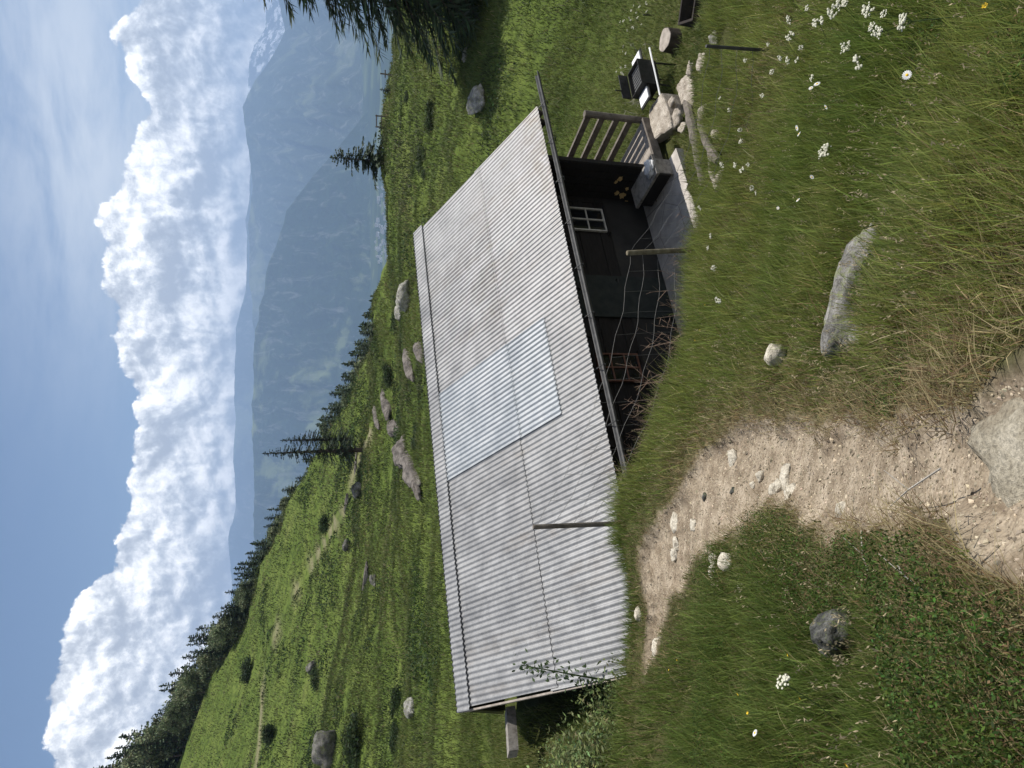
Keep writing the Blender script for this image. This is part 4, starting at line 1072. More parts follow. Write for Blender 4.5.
# upright sapling whose leaves stand against the roof
sp0 = HP(-.16, .75, 0); sp0[2] = roof_z(.7) - .25
sap = thing('sapling', 'slender leafy sapling rising against the left roof edge', 'sapling', sp0)
mb = MB(); top = P(103, 521, sp0[1] - .02); pts = [sp0 + np.array([0, 0, -.3]), sp0 * .5 + top * .5 + np.array([.03, 0, 0]), top]
mb.tube(pts, [.014, .010, .005], 6)
C, D, S = [], [], []
for k in range(130):
    t = RNG.uniform(.25, 1.02); p = sp0 * (1 - t) + top * t + RNG.normal(0, .09 * (1.2 - .6 * t), 3); d = unit(RNG.normal(size=3) + np.array([0, 0, .4])) * .034
    C.append(p - sp0); D.append(d); S.append(unit(np.cross(d, RNG.normal(size=3))) * .017)
part('stem', mb, M['greenstem'], sap)
C, D, S = map(np.array, (C, D, S)); link('leaves', quads_mesh('leaves', C, D, S, np.array([.075,.11,.05]) * RNG.uniform(.6, 1.4, (len(C), 1))), M['foliage'], sap)
# dead stalks in the hollow below the eave
def stalks(label, cx, cy, rx, ry, n, hmax, mat, name='dead_shrub', lean=.35):
    m_ = MB(); z0 = gz(cx, cy)
    for k in range(n):
        x, y = cx + RNG.normal(0, rx), cy + RNG.normal(0, ry); z = gz(x, y) if k % 3 == 0 else z0
        h = hmax * RNG.uniform(.5, 1.05); l = RNG.normal(0, lean, 2) * h
        a_, b_, c_ = np.array([x, y, z - .05]), np.array([x + l[0] * .35, y + l[1] * .35, z + h * .55]), np.array([x + l[0], y + l[1], z + h])
        m_.tube([a_, b_, c_], [.006, .005, .002], 3, False)
        for q_ in range(3):
            f = RNG.uniform(.4, .95); s_ = b_ * (1 - f) + c_ * f; e_ = s_ + RNG.normal(0, .07, 3) + np.array([0, 0, .05]); m_.tube([s_, e_], [.003, .0015], 3, False)
    return solo(name, m_, mat, (cx, cy, z0), label, 'shrub')
p = HP(3.9, -.15, 0); stalks('tangle of reddish dead stalks under the eave by the brown window', p[0], p[1], .55, .22, 330, .85, M['deadstem'])
p = HP(2.7, -.25, 0); stalks('dry brown stalks where the eave meets the bank', p[0], p[1], .45, .2, 220, .7, M['deadstem'])
p = HP(5.6, -.55, 0); stalks('thin dry weeds on the terrace edge left of the olive post', p[0], p[1], .35, .15, 50, .55, M['deadstem'])
p = HP(10.2, .2, 0); stalks('pale dry weeds under the grill', p[0] + .2, p[1] + .3, .3, .2, 60, .45, M['drystem'])

# ------------------------------------------------------------------ cross and little gate on the crest
p = P(693, 392, 45); cz = gz(p[0], p[1])
cr = thing('wooden_cross', 'tiny dark wooden cross on the meadow crest', 'cross', (p[0], p[1], cz))
mb = MB(); mb.box((p[0], p[1], cz + .33), (.035, 0, 0), (0, .035, 0), (0, 0, .5)); part('upright', mb, M['railwood'], cr)
mb = MB(); mb.box((p[0], p[1] - .05, cz + .52), (.24, 0, 0), (0, .02, 0), (0, 0, .035)); part('crossbar', mb, M['railwood'], cr)
p0_, p1_ = P(640, 388, 45.5), P(651, 388, 45.5); zz = max(gz(p0_[0], p0_[1]), gz(p1_[0], p1_[1]))
gt = thing('wooden_gate', 'small wooden fence frame on the crest right of the lone spruce', 'fence', (p0_[0], p0_[1], zz))
for q in (p0_, p1_):
    mb = MB(); mb.box((q[0], q[1], zz + .2), (.035, 0, 0), (0, .035, 0), (0, 0, .42)); part('post', mb, M['railwood'], gt)
for z_ in (.25, .56):
    mb = MB(); c_ = (p0_ + p1_) / 2; mb.box((c_[0], c_[1] - .05, zz + z_), ((p1_[0] - p0_[0]) / 2 + .05, 0, 0), (0, .02, 0), (0, 0, .03)); part('rail', mb, M['railwood'], gt)

# ------------------------------------------------------------------ flowers
def daisy_meshes():
    s = MB(); s.tube([(0, 0, -.32), (.012, 0, -.15), (0, 0, 0)], [.0016, .0015, .0014], 4, False)
    pt = MB(); n = 15
    for k in range(n):
        a = 2 * math.pi * k / n; ca, sa = math.cos(a), math.sin(a); w = .0042
        def q(r, t, z): return (r * ca - t * sa, r * sa + t * ca, z)
        pt.add([q(.006, -w * .6, .001), q(.006, w * .6, .001), q(.017, w, .003), q(.025, w * .55, .001), q(.025, -w * .55, .001), q(.017, -w, .003)], [(0, 1, 2, 3, 4, 5)])
    c = MB()
    for zz_, r in ((0, .008), (.004, .0075), (.0065, .004)):
        c.v += [(r * math.cos(t), r * math.sin(t), zz_) for t in np.linspace(0, 2 * math.pi, 10, endpoint=False)]
    for k in range(2):
        for j in range(10): c.f.append((k * 10 + j, k * 10 + (j + 1) % 10, (k + 1) * 10 + (j + 1) % 10, (k + 1) * 10 + j))
    c.f.append(tuple(range(20, 30)))
    return s.mesh('stem'), pt.mesh('petals'), c.mesh('centre')
def umbel_meshes(seed):
    rs = np.random.default_rng(seed); s = MB(); s.tube([(0, 0, -.40), (.01, 0, -.18), (0, 0, -.03)], [.0022, .002, .0018], 4, False)
    h = MB(); v0, f0 = ico(1)
    for k in range(30):
        r = .033 * math.sqrt(rs.random()); a = rs.uniform(0, 6.28); c = np.array([r * math.cos(a), r * math.sin(a), .008 * (1 - (r / .034) ** 2) + rs.normal(0, .004)])
        h.add(v0 * rs.uniform(.6, 1.25) * np.array([.0072, .0072, .0045]) + c, f0)
    for k in range(7):
        a = k * .9; s.tube([(0, 0, -.03), (.024 * math.cos(a), .024 * math.sin(a), 0)], [.0012, .001], 3, False)
    return s.mesh('stem'), h.mesh('flower_head')
def butter_meshes():
    s = MB(); s.tube([(0, 0, -.2), (0, 0, 0)], [.0013, .0011], 4, False)
    p_ = MB()
    for k in range(5):
        a = k * 1.2566; ca, sa = math.cos(a), math.sin(a)
        def q(r, t, z): return (r * ca - t * sa, r * sa + t * ca, z)
        p_.add([q(.001, 0, 0), q(.007, .005, .003), q(.0115, .0025, .005), q(.0115, -.0025, .005), q(.007, -.005, .003)], [(0, 1, 2, 3, 4)])
    return s.mesh('stem'), p_.mesh('petals')
ds, dp, dc = daisy_meshes(); ds.materials.append(M['greenstem']); dp.materials.append(M['petal']); dc.materials.append(M['yellow'])
UM = [umbel_meshes(i) for i in range(3)]
for a_, b_ in UM: a_.materials.append(M['greenstem']); b_.materials.append(M['cream'])
bs, bp = butter_meshes(); bs.materials.append(M['greenstem']); bp.materials.append(M['yellow'])
def flower(kind, u, v, hh, i):
    g = hit(u, v + 2); k = max(g[1] - hh * 1.35, .8)
    # stand the stem on the ground a little before the point the line of sight meets
    q = ray(u, v); q = q / q[1]; ys = np.linspace(.8, g[1], 220); zt_ = terrain(q[0] * ys, ys); hgt = q[2] * ys - zt_
    j = np.where(hgt > hh)[0]; y = ys[j[-1]] if len(j) else g[1]
    p = q * y; s = 1.0
    names = {'d': ('daisy', 'white daisy with a yellow centre in the tall grass', 'flower', 'white daisies in the grass bank'), 'u': ('umbel_flower', 'creamy white umbel flower head above the grass', 'flower', 'white umbel flowers in the grass bank'), 'b': ('buttercup', 'tiny yellow buttercup in the grass', 'flower', 'yellow buttercups')}
    nm, lb, ct, gp = names[kind]
    o = thing(nm, lb, ct, p, gp); o.rotation_euler = (random.uniform(-.7, .5), random.uniform(-.6, .6), random.uniform(0, 6)); s = random.uniform(.65, 1.3) * {'d': .62, 'u': .85, 'b': .6}[kind]; o.scale = (s, s, s)
    if kind == 'd': link('stem', ds, None, o); link('petals', dp, None, o); link('centre', dc, None, o)
    elif kind == 'u': a_, b_ = UM[i % 3]; link('stem', a_, None, o); link('flower_head', b_, None, o)
    else: link('stem', bs, None, o); link('petals', bp, None, o)
dz = [(907,75),(826,107),(799,134),(797,128),(812,177),(798,200),(778,208),(755,733),(811,88),(817,84)]
for i, (x, y) in enumerate(dz): flower('d', 768 - y, x, .30, i)
uz = [(789,20),(818,22),(840,5),(846,3),(826,150),(822,154),(752,188),(756,193),(748,165),(740,130),(797,60),(801,48),(772,72),(780,58),(788,60),(711,236),(708,248),(700,208),(722,165),(872,27),(878,33),(783,682),(696,290),(714,268),(655,282),(659,279),(741,141),(692,255),(812,78),(845,48),(718,300),(790,36),(832,12),(884,14),(858,62),(868,9),(903,22),(807,8),(762,96),(735,165),(742,170),(768,44),(720,98),(729,110),(745,60),(663,330),(625,412),(629,409),(633,380)]
for i, (x, y) in enumerate(uz): flower('u', 768 - y, x, .33, i)
bz = [(788,655),(800,698),(748,713),(847,765),(677,660),(669,670),(690,312),(700,330),(683,345),(695,340),(708,318),(985,6),(738,694),(687,318),(705,305)]
for i, (x, y) in enumerate(bz): flower('b', 768 - y, x, .17, i)
for i in range(26):        # the drift of pale flowers in the meadow behind the grill
    x, y = random.gauss(630, 9), random.uniform(2, 78); x = 640 - (y) * .28 + random.gauss(0, 5)
    flower('u', 768 - y, x, .3, i)

# bleached twigs on the grass left of the path
for i, (u0, v0_, u1, v1, lb) in enumerate(((238,868,190,880,'bleached bent twig at the path\'s left edge'),(205,905,180,935,'pale dry twig lying over the dark grass'),(300,950,262,900,'thin straw stalk lying across the bare path'))):
    a_, b_ = hit(u0, v0_), hit(u1, v1); m_ = MB(); c_ = (a_ + b_) / 2 + np.array([0, 0, .05])
    m_.tube([a_ + np.array([0, 0, .03]), c_, b_ + np.array([0, 0, .04])], [.003, .0026, .0012], 5); m_.tube([c_, c_ + np.array([.05, .06, .03])], [.002, .001], 4)
    solo('dry_twig', m_, M['drystem'], c_, lb, 'twig')

# ------------------------------------------------------------------ grass
def grass_blades(x, y, z, h, w, lean, col, segs=3, wind=(.45, .25)):
    n = len(x); az = RNG.uniform(0, 2 * math.pi, n)
    wd = np.array(wind); dirx = np.cos(az) * lean + wd[0] * lean; diry = np.sin(az) * lean + wd[1] * lean
    pa_ = RNG.uniform(0, math.pi, n); px, py = np.cos(pa_), np.sin(pa_)
    ts = {3: [0, .38, .74, 1.0], 2: [0, .55, 1.0]}[segs]; ws = {3: [1, .85, .5, 0], 2: [1, .7, 0]}[segs]
    V = []; curl = RNG.uniform(.5, 1.0, n)
    for t, ww in zip(ts, ws):
        cx = x + dirx * h * t ** 1.8; cy = y + diry * h * t ** 1.8
        cz_ = z + h * (t - .32 * lean * curl * t * t)
        if ww > 0:
            V.append(np.stack([cx - px * w * ww * .5, cy - py * w * ww * .5, cz_], -1)); V.append(np.stack([cx + px * w * ww * .5, cy + py * w * ww * .5, cz_], -1))
        else: V.append(np.stack([cx, cy, cz_], -1))
    k = len(V); V = np.stack(V, 1).reshape(-1, 3); b_ = (np.arange(n) * k)[:, None]
    tri = []
    for s in range(segs - 1): tri += [[2 * s, 2 * s + 1, 2 * s + 3], [2 * s, 2 * s + 3, 2 * s + 2]]
    s = segs - 1; tri.append([2 * s, 2 * s + 1, 2 * s + 2])
    Tt = np.concatenate([b_ + np.array(t)[None] for t in tri])
    C = np.repeat(col[:, None, :], k, 1).copy(); C = C.reshape(-1, 3)
    return V, Tt, C

def wedge(n, r0, r1, ang, power=1.0):
    u = RNG.random(n); r = (r0 ** (2 - power) + u * (r1 ** (2 - power) - r0 ** (2 - power))) ** (1 / (2 - power))
    a = RNG.uniform(-ang, ang, n); return r * np.sin(a), r * np.cos(a)

def usable(x, y):
    ok = np.ones(len(x), bool)
    a, b = to_h(x, y)
    ok &= ~((a > -.05) & (a < HLEN + .1) & (b > -.05) & (b < 2 * BR + .1))
    ok &= ~((a > 3.1) & (a < 8.15) & (b > -.38) & (b < .2))
    ok &= ~((a > 8.1) & (a < 9.6) & (b > .1) & (b < 3.6))
    for ax_, ay_, r in AVOID: ok &= (x - ax_) ** 2 + (y - ay_) ** 2 > (r * .9) ** 2
    return ok

GREEN = np.array([.138, .185, .036]); LIGHT = np.array([.265, .290, .080]); STRAW = np.array([.38, .315, .165]); BROWN = np.array([.22, .145, .075]); DEEP = np.array([.085, .138, .028])
def colors(x, y, sd, n):
    g = fbm(x / .9, y / .9, 3, 5) + .5; g2 = fbm(x / .25, y / .25, 2, 15)
    c = GREEN[None] * (1 - g[:, None] * .8) + LIGHT[None] * g[:, None] * .8
    left = sstep(.35, -.35, x + .15 * y + .2)       # the cooler, darker mound on the left
    c = c * (1 - .55 * left[:, None]) + DEEP[None] * .55 * left[:, None]
    dryz = np.clip(1.0 * np.exp(-np.maximum(sd, 0) / .48) * (1 - .6 * left) + .28 * sstep(.15, .5, fbm(x / 1.1 + 9, y / 1.1, 3, 8)) * (1 - .7 * left) + .05, 0, .9)
    r = RNG.random(n); isdry = r < dryz
    st_ = STRAW[None] * RNG.uniform(.6, 1.15, (n, 1)); br_ = BROWN[None] * RNG.uniform(.6, 1.4, (n, 1))
    c = np.where(isdry[:, None], np.where((RNG.random(n) < .22)[:, None], br_, st_), c)
    return np.clip(c * RNG.uniform(.45, 1.55, (n, 1)) * (1 + RNG.normal(0, .06, (n, 3))), .004, 1), isdry, left

VV, TT, CC = [], [], []; base = 0
def emit(V, Tt, C):
    global base
    VV.append(V); TT.append(Tt + base); CC.append(C); base += len(V)
# long grass of the near bank
for (n, r0, r1, ang, hs, wd_) in ((105000, 1.02, 2.3, .95, 1.0, .0029), (130000, 2.0, 5.0, .78, 1.0, .0042), (170000, 4.6, 10.5, .66, 1.0, .0052)):
    x, y = wedge(n, r0, r1, ang, .8); sd = path_sd(x, y); x0, y0 = x, y
    tuft = fbm(x / .16, y / .16, 2, 33)
    keep = usable(x, y) & (sd + EDGE(x, y) > .02 + .05 * RNG.random(n) ** 2) & (RNG.random(n) < .55 + 1.2 * tuft + .2)
    x, y, sd = x[keep], y[keep], sd[keep]; n = len(x)
    c, isdry, left = colors(x, y, sd, n)
    z = terrain(x, y) - .01
    edge = sstep(.0, .55, sd)
    hgt = (.07 + .19 * edge * (1 - .45 * left) + .05 * fbm(x / .5, y / .5, 2, 55)) * RNG.uniform(.45, 1.3, n) * (1 + .55 * fbm(x / .22, y / .22, 2, 57))
    a, b = to_h(x, y)
    hgt *= 1 - .45 * sstep(-1.6, -.3, b) * (a > 0) * (b < .5)
    hgt *= .50 + .50 * sstep(1.0, 3.6, np.hypot(x, y))
    hgt *= 1 + .7 * fbm(x / .7, y / .7, 2, 58) * (sd > .2)
    hgt *= np.where(isdry, .68, 1.0)
    hgt *= 1 - .65 * sstep(7.2, 7.8, a) * sstep(-2.3, -1.7, b) * sstep(12.5, 11.5, a)
    lean = RNG.uniform(.08, .62, n) * (1 + .5 * isdry)
    emit(*grass_blades(x, y, z, np.clip(hgt, .03, .5), wd_ * np.where(RNG.random(n) < .12, RNG.uniform(1.6, 2.6, n), RNG.uniform(.6, 1.3, n)), lean, c, 3))
# tall stalks carrying seed heads
x, y = wedge(2600, 1.6, 9.5, .7, .9); sd = path_sd(x, y); keep = usable(x, y) & (sd > .12) & (x > -1.2); x, y, sd = x[keep], y[keep], sd[keep]; n = len(x)
zt_s = terrain(x, y); hs_ = RNG.uniform(.16, .34, n) * (1 - .4 * np.exp(-sd / .3)); ln_ = RNG.uniform(.05, .4, n)
c = np.where((RNG.random(n) < .3)[:, None], BROWN[None], np.array([[.26, .27, .11]])) * RNG.uniform(.6, 1.1, (n, 1))
Vs, Ts, Cs = grass_blades(x, y, zt_s, hs_, np.full(n, .0022), ln_, c, 3); emit(Vs, Ts, Cs)
tips = Vs.reshape(n, -1, 3)[:, -1]
hv, hc = [], []
for k in range(7):
    q = tips + RNG.normal(0, .005, (n, 3)) - np.array([0, 0, .007 * k]); d = unit(RNG.normal(0, .5, (n, 3)) + np.array([0, 0, 1.0])) * RNG.uniform(.005, .010, (n, 1)); s_ = unit(np.cross(d, RNG.normal(size=(n, 3)))) * .0024
    v4 = np.stack([q - d, q + s_, q + d, q - s_], 1); hv.append(v4); hc.append(np.repeat((np.array([[.46, .38, .24]]) * RNG.uniform(.6, 1.3, (n, 1)))[:, None], 4, 1))
hv = np.concatenate(hv).reshape(-1, 3); hc = np.concatenate(hc).reshape(-1, 3); i4 = np.arange(len(hv)).reshape(-1, 4)
emit(hv, np.concatenate([i4[:, [0, 1, 2]], i4[:, [0, 2, 3]]]), hc)
# dead thatch lying at the foot of the grass
x, y = wedge(90000, 1.02, 7.0, .9, .85); sd = path_sd(x, y); ed = sd + EDGE(x, y); keep = usable(x, y) & (ed > -.03) & (RNG.random(len(x)) < .25 + .75 * np.exp(-np.maximum(ed, 0) / .25)); x, y = x[keep], y[keep]; n = len(x)
c = np.where((RNG.random(n) < .4)[:, None], BROWN[None], STRAW[None]) * RNG.uniform(.4, 1.05, (n, 1))
emit(*grass_blades(x, y, terrain(x, y) + .004, RNG.uniform(.03, .075, n), RNG.uniform(.002, .0042, n), RNG.uniform(.8, 2.2, n), c, 2))
# hollow, gable side and right-hand meadow
x, y = wedge(150000, 9.0, 21.0, .62, .6); keep = usable(x, y); x, y = x[keep], y[keep]; n = len(x)
g = (fbm(x / 2.2, y / 2.2, 4, 6) + .5)[:, None]; c = (np.array([.078,.110,.022])[None] * (1 - g) + np.array([.150,.172,.046])[None] * g) * RNG.uniform(.6, 1.35, (n, 1)) * (1 + RNG.normal(0, .06, (n, 3)))
sdm = RNG.random(n) < .06; c[sdm] = STRAW * RNG.uniform(.5, .9, (sdm.sum(), 1))
emit(*grass_blades(x, y, terrain(x, y) - .01, RNG.uniform(.06, .20, n), RNG.uniform(.008, .015, n), RNG.uniform(.2, .9, n), np.clip(c, .004, 1), 2))
# tufts of the meadow beyond
x, y = wedge(230000, 19.0, 62.0, .62, .75); td = trail_d(x, y); keep = usable(x, y) & (td > .6); x, y = x[keep], y[keep]; n = len(x)
cyy, _k = crest_y(x, y); keep = y < cyy + 2; x, y = x[keep], y[keep]; n = len(x)
g = np.clip(fbm(x / 5., y / 5., 4, 6) + .5 + .25 * fbm(x / 1.3, y / 1.3, 2, 9), 0, 1)[:, None]
c = (np.array([.048,.074,.018])[None] * (1 - g) + np.array([.122,.142,.040])[None] * g) * RNG.uniform(.6, 1.35, (n, 1)) * (1 + RNG.normal(0, .06, (n, 3)))
sdm = RNG.random(n) < .03 + .14 * sstep(.08, .42, fbm(x / 4.5, y / 4.5, 4, 66)); c[sdm] = STRAW * RNG.uniform(.35, .75, (sdm.sum(), 1))
dkm = RNG.random(n) < .75 * sstep(.16, .42, fbm(x / 2.6 + 4, y / 2.6, 4, 67)); c[dkm] *= np.array([.5, .52, .6])
dd_ = np.hypot(x, y)
emit(*grass_blades(x, y, terrain(x, y) - .02, RNG.uniform(.08, .24, n) * (1 + .3 * g[:, 0]), RNG.uniform(.6, 1.4, n) * dd_ * .0010, RNG.uniform(.3, 1.0, n), np.clip(c, .004, 1), 2))
x, y = wedge(110000, 58.0, 122.0, .62, .7); td = trail_d(x, y); cyy, _k = crest_y(x, y); keep = (td > .6) & (y < cyy + 2); x, y = x[keep], y[keep]; n = len(x)
g = np.clip(fbm(x / 7., y / 7., 4, 6) + .5 + .25 * fbm(x / 2.3, y / 2.3, 2, 9), 0, 1)[:, None]
c = (np.array([.050,.072,.018])[None] * (1 - g) + np.array([.120,.136,.043])[None] * g) * RNG.uniform(.6, 1.35, (n, 1))
sdm = RNG.random(n) < .03 + .14 * sstep(.08, .42, fbm(x / 6., y / 6., 4, 66)); c[sdm] = STRAW * RNG.uniform(.35, .75, (sdm.sum(), 1))
dkm = RNG.random(n) < .7 * sstep(.16, .42, fbm(x / 4. + 4, y / 4., 4, 67)); c[dkm] *= np.array([.5, .52, .6])
emit(*grass_blades(x, y, terrain(x, y) - .03, RNG.uniform(.12, .38, n), RNG.uniform(.05, .11, n), RNG.uniform(.3, 1.0, n), np.clip(c, .004, 1), 2))
tag(link('grass', np_mesh('grass', np.concatenate(VV), np.concatenate(TT), np.concatenate(CC)), M['leaf']), kind='stuff')
# low heath leaves among the grass on the left mound and at the right path edge
x, y = wedge(210000, 1.05, 4.9, .85, .8); sd = path_sd(x, y); nz = fbm(x / .45, y / .45, 3, 91)
left = (x < -.20 - .05 * y) & (nz > -.12 + .25 * sstep(3.2, 4.4, y)); right = (np.hypot(x - .18, y - 2.15) < .42 + .25 * nz) | ((x > .2) & (nz > .16))
keep = usable(x, y) & (sd + EDGE(x, y) > .05) & (left | right); x, y, nz = x[keep], y[keep], nz[keep]; n = len(x)
z = terrain(x, y) + RNG.random(n) ** .6 * (.05 + .20 * np.clip(nz + .25, 0, .6))
cpos = np.stack([x, y, z], -1); d = unit(RNG.normal(size=(n, 3)) + np.array([0, 0, .7])) * RNG.uniform(.004, .0085, (n, 1)); s = unit(np.cross(d, RNG.normal(size=(n, 3)))) * RNG.uniform(.0018, .0035, (n, 1))
c = np.array([.050,.085,.018])[None] * RNG.uniform(.35, 1.8, (n, 1)) * (1 + RNG.normal(0, .12, (n, 3))); bw = RNG.random(n) < .10; c[bw] = BROWN * RNG.uniform(.4, 1, (bw.sum(), 1))
tag(link('heath_ground_cover', quads_mesh('heath', cpos, d, s, np.clip(c, .004, 1)), M['foliage']), kind='stuff')

# dwarf scrub mottling the meadow: nobody could count it
x, y = wedge(140000, 23.0, 105.0, .62, .7); cyy, _k = crest_y(x, y); nz = fbm(x / 3.2 + 8, y / 3.2, 4, 131) + .35 * fbm(x / 11., y / 11., 2, 133)
keep = usable(x, y) & (nz > .20) & (y < cyy + 1) & (trail_d(x, y) > .9); x, y, nz = x[keep], y[keep], nz[keep]; n = len(x); sz_ = .032 + .0014 * np.hypot(x, y)
z = terrain(x, y) + RNG.random(n) ** .8 * np.clip((nz - .18) * 1.6, .04, .42)
d = unit(RNG.normal(size=(n, 3)) + np.array([0, 0, .6])) * sz_[:, None] * RNG.uniform(.6, 1.3, (n, 1)); s_ = unit(np.cross(d, RNG.normal(size=(n, 3)))) * sz_[:, None] * .45
c = np.array([.040, .062, .022])[None] * RNG.uniform(.5, 1.7, (n, 1)) * (1 + RNG.normal(0, .1, (n, 3)))
tag(link('dwarf_scrub', quads_mesh('dwarf_scrub', np.stack([x, y, z], -1), d, s_, np.clip(c, .004, 1)), M['foliage']), kind='stuff')

# ------------------------------------------------------------------ haze
TOPZ = max(max(v.co.z for v in bpy.data.objects[n_].data.vertices) for n_ in ('near_mountain', 'tall_mountain', 'far_mountain', 'snowy_mountain'))
HX, HY0, HY1, HZ0, HZ1 = 10500, -1500, 14500, VZ - 3, TOPZ + 25; print('haze top', HZ1)
mb = MB(); mb.box((0, (HY0 + HY1) / 2, (HZ0 + HZ1) / 2), (HX, 0, 0), (0, (HY1 - HY0) / 2, 0), (0, 0, (HZ1 - HZ0) / 2))
m = bpy.data.materials.new('thin_mountain_haze'); m.use_nodes = True; nt = m.node_tree; nt.nodes.clear()
out = nd(nt, 'ShaderNodeOutputMaterial'); pv = nd(nt, 'ShaderNodeVolumePrincipled')
pv.inputs['Color'].default_value = (.36, .51, .77, 1); pv.inputs['Density'].default_value = 1.25e-4; pv.inputs['Anisotropy'].default_value = .15
nt.links.new(pv.outputs[0], out.inputs['Volume'])
tag(link('haze', mb.mesh('haze'), m), kind='stuff')

# ------------------------------------------------------------------ sun, sky and clouds
SUN_EL = R(60); sh = XH[:2]; SUN_AZ = math.atan2(sh[0], sh[1])        # from the right and a little ahead, along the ridge line
sd3 = Vector((math.sin(SUN_AZ) * math.cos(SUN_EL), math.cos(SUN_AZ) * math.cos(SUN_EL), math.sin(SUN_EL)))
L = bpy.data.lights.new('sun', 'SUN'); L.energy = 4.8; L.angle = R(.53); L.color = (1, .955, .88)
so = bpy.data.objects.new('sun', L); COL.objects.link(so); so.rotation_euler = sd3.to_track_quat('Z', 'Y').to_euler(); so.location = (50, 20, 80)

w = bpy.data.worlds.new('World'); scene.world = w; w.use_nodes = True; nt = w.node_tree; nt.nodes.clear()
wo_ = nd(nt, 'ShaderNodeOutputWorld'); bg = nd(nt, 'ShaderNodeBackground')
sky = nd(nt, 'ShaderNodeTexSky', sky_type='NISHITA', sun_disc=False); sky.sun_elevation = SUN_EL; sky.sun_rotation = SUN_AZ
sky.altitude = 1900; sky.air_density = 1.0; sky.dust_density = 1.2; sky.ozone_density = 1.5
tcw = nd(nt, 'ShaderNodeTexCoord')
sep = nd(nt, 'ShaderNodeSeparateXYZ'); nt.links.new(tcw.outputs['Generated'], sep.inputs[0])
def mth(op, a, b=None, c=None, clamp=False):
    n = nd(nt, 'ShaderNodeMath', operation=op); n.use_clamp = clamp
    for i, q in enumerate((a, b, c)):
        if q is None: continue
        if isinstance(q, (int, float)): n.inputs[i].default_value = q
        else: nt.links.new(q, n.inputs[i])
    return n.outputs[0]
def mrange(x, a, b, c=0.0, d=1.0, smooth=True):
    n = nd(nt, 'ShaderNodeMapRange'); n.interpolation_type = 'SMOOTHSTEP' if smooth else 'LINEAR'
    nt.links.new(x, n.inputs[0])
    for i, q in zip((1, 2, 3, 4), (a, b, c, d)): n.inputs[i].default_value = q
    return n.outputs[0]
AZ = mth('ARCTAN2', sep.outputs[0], sep.outputs[1]); EL = mth('ARCSINE', sep.outputs[2])
cmb = nd(nt, 'ShaderNodeCombineXYZ'); nt.links.new(AZ, cmb.inputs[0]); nt.links.new(EL, cmb.inputs[1])
def angles(u, v):
    q = ray(u, v); q = q / np.linalg.norm(q); return math.atan2(q[0], q[1]), math.asin(q[2])
outl = [(-120,44),(0,50),(40,46),(68,45),(128,55),(168,75),(198,105),(228,118),(268,127),(298,130),(346,137),(378,133),(413,118),(448,109),(495,105),(518,102),(558,98),(588,116),(618,121),(648,140),(663,150),(690,135),(706,125),(733,117),(768,135),(850,120)]
pts = [angles(*o) for o in outl]
# unseen cloud banks added outside this view, neutral fill light for the shade

AZ0, AZ1 = pts[0][0], pts[-1][0]
TOP = ramp(nt, mrange(AZ, AZ0, AZ1, smooth=False), [((a - AZ0) / (AZ1 - AZ0), (e * 2.5,) * 3) for a, e in pts]).outputs[0]
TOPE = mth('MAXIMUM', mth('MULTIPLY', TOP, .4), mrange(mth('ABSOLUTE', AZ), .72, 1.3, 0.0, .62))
DIM[0] = '2D'
def cloud_field(coord):
    # billows: fractal inverted cells, warped
    wn = noise_node(nt, coord, 16, 3, .55); 
    wv = nd(nt, 'ShaderNodeVectorMath', operation='SCALE'); sb = nd(nt, 'ShaderNodeVectorMath', operation='SUBTRACT'); sb.inputs[1].default_value = (.5, .5, .5)
    nt.links.new(wn.outputs['Color'], sb.inputs[0]); nt.links.new(sb.outputs[0], wv.inputs[0]); wv.inputs['Scale'].default_value = .030
    ad = nd(nt, 'ShaderNodeVectorMath', operation='ADD'); nt.links.new(coord, ad.inputs[0]); nt.links.new(wv.outputs[0], ad.inputs[1])
    v = nd(nt, 'ShaderNodeTexVoronoi', feature='SMOOTH_F1', voronoi_dimensions='2D'); v.inputs['Scale'].default_value = 18; v.inputs['Detail'].default_value = 5; v.inputs['Roughness'].default_value = .56; v.inputs['Lacunarity'].default_value = 2.2; v.inputs['Smoothness'].default_value = .35; v.normalize = True
    nt.links.new(ad.outputs[0], v.inputs['Vector'])
    f = noise_node(nt, coord, 18, 7, .60)
    return mth('ADD', mth('MULTIPLY', mth('SUBTRACT', 1.0, v.outputs['Distance']), .65), mth('MULTIPLY', f.outputs['Fac'], .50))
f0_ = cloud_field(cmb.outputs[0])
off = nd(nt, 'ShaderNodeVectorMath', operation='ADD'); nt.links.new(cmb.outputs[0], off.inputs[0]); off.inputs[1].default_value = (.005, .0085, 0)
f1_ = cloud_field(off.outputs[0])
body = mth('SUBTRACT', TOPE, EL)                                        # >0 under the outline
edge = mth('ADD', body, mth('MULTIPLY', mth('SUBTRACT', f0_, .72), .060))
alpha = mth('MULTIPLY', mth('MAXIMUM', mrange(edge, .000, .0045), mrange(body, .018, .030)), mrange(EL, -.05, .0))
lit = mth('MULTIPLY', mth('SUBTRACT', f0_, f1_), 4.6)
big = noise_node(nt, cmb.outputs[0], 8.5, 3, .5)
off2 = nd(nt, 'ShaderNodeVectorMath', operation='ADD'); nt.links.new(cmb.outputs[0], off2.inputs[0]); off2.inputs[1].default_value = (.018, .034, 0)
big2 = noise_node(nt, off2.outputs[0], 8.5, 3, .5)
lump = mth('MULTIPLY', mth('SUBTRACT', big.outputs['Fac'], big2.outputs['Fac']), 1.5)
deep = mrange(body, .01, .12)                                          # thick lower parts are greyer
shade = mth('ADD', mth('ADD', .70, lit), mth('ADD', lump, mth('MULTIPLY', deep, -.10)))
shade = mth('ADD', shade, mth('MULTIPLY', mth('SUBTRACT', f0_, .72), .9))
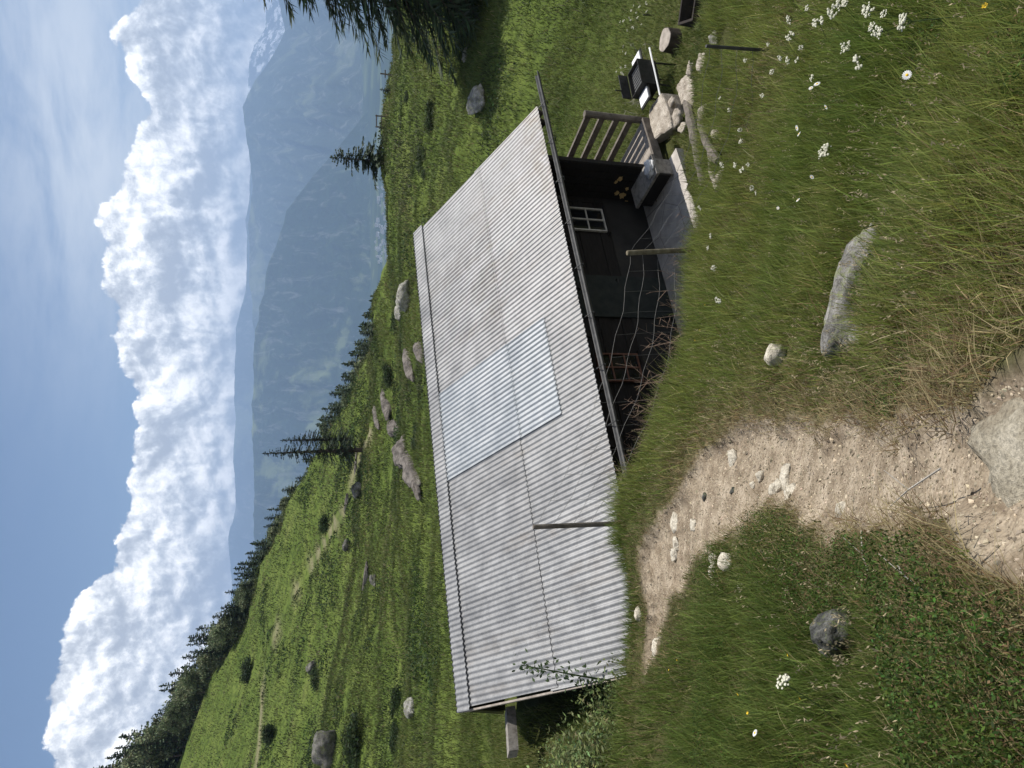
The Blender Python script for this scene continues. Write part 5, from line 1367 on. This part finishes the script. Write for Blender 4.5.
cc = ramp(nt, mrange(shade, .0, 1.35, smooth=False), [(0, (.42,.44,.48)), (.28, (.58,.60,.63)), (.5, (.82,.83,.84)), (.72, (1.14,1.12,1.09)), (1, (1.50,1.45,1.39))]).outputs[0]
# high thin veil above on the right
mpv = nd(nt, 'ShaderNodeMapping'); mpv.inputs['Rotation'].default_value = (0, 0, .35); mpv.inputs['Scale'].default_value = (2.2, 8.5, 1); nt.links.new(cmb.outputs[0], mpv.inputs[0])
ci = noise_node(nt, mpv.outputs[0], 2.6, 7, .62, .15)
ca_, ce_ = angles(650, 95)
g = mth('ADD', mth('POWER', mth('DIVIDE', mth('SUBTRACT', AZ, ca_), .26), 2), mth('POWER', mth('DIVIDE', mth('SUBTRACT', EL, ce_), .115), 2))
veil = mth('MULTIPLY', mth('EXPONENT', mth('MULTIPLY', g, -1.0)), mrange(ci.outputs['Fac'], .02, .74), clamp=True)
bg.inputs[1].default_value = .070; nt.links.new(sky.outputs[0], bg.inputs[0])
bgv = nd(nt, 'ShaderNodeBackground'); bgv.inputs[0].default_value = (.60,.64,.69,1)
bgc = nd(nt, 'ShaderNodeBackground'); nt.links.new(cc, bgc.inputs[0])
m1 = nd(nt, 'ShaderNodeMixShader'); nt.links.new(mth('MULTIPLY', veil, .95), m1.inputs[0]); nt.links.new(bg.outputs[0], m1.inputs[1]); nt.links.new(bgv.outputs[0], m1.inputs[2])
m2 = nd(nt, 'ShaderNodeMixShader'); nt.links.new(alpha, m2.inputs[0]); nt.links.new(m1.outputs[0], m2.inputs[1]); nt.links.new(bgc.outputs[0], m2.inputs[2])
nt.links.new(m2.outputs[0], wo_.inputs[0])
w.cycles.sampling_method = 'MANUAL'; w.cycles.sample_map_resolution = 256

# ------------------------------------------------------------------ camera
cam = bpy.data.cameras.new('camera'); cam.sensor_fit = 'HORIZONTAL'; cam.sensor_width = 36; cam.lens = F / 1024 * 36
cam.clip_start = .05; cam.clip_end = 60000
co_ = bpy.data.objects.new('camera', cam); COL.objects.link(co_); scene.camera = co_
from mathutils import Matrix
fwd = Vector((0, CT, -ST)); down = Vector((0, -ST, -CT)); right = Vector((1, 0, 0))
rot = Matrix((down, right, -fwd)).transposed()
co_.matrix_world = rot.to_4x4()

# ------------------------------------------------------------------ render settings
scene.view_settings.view_transform = 'Standard'; scene.view_settings.look = 'None'; scene.view_settings.gamma = 1; scene.view_settings.exposure = .5
cy = scene.cycles
cy.use_denoising = True; cy.max_bounces = 6; cy.diffuse_bounces = 3; cy.glossy_bounces = 2; cy.transmission_bounces = 3; cy.volume_bounces = 1; cy.transparent_max_bounces = 8
cy.use_adaptive_sampling = True; cy.adaptive_threshold = .008; cy.sample_clamp_indirect = 4
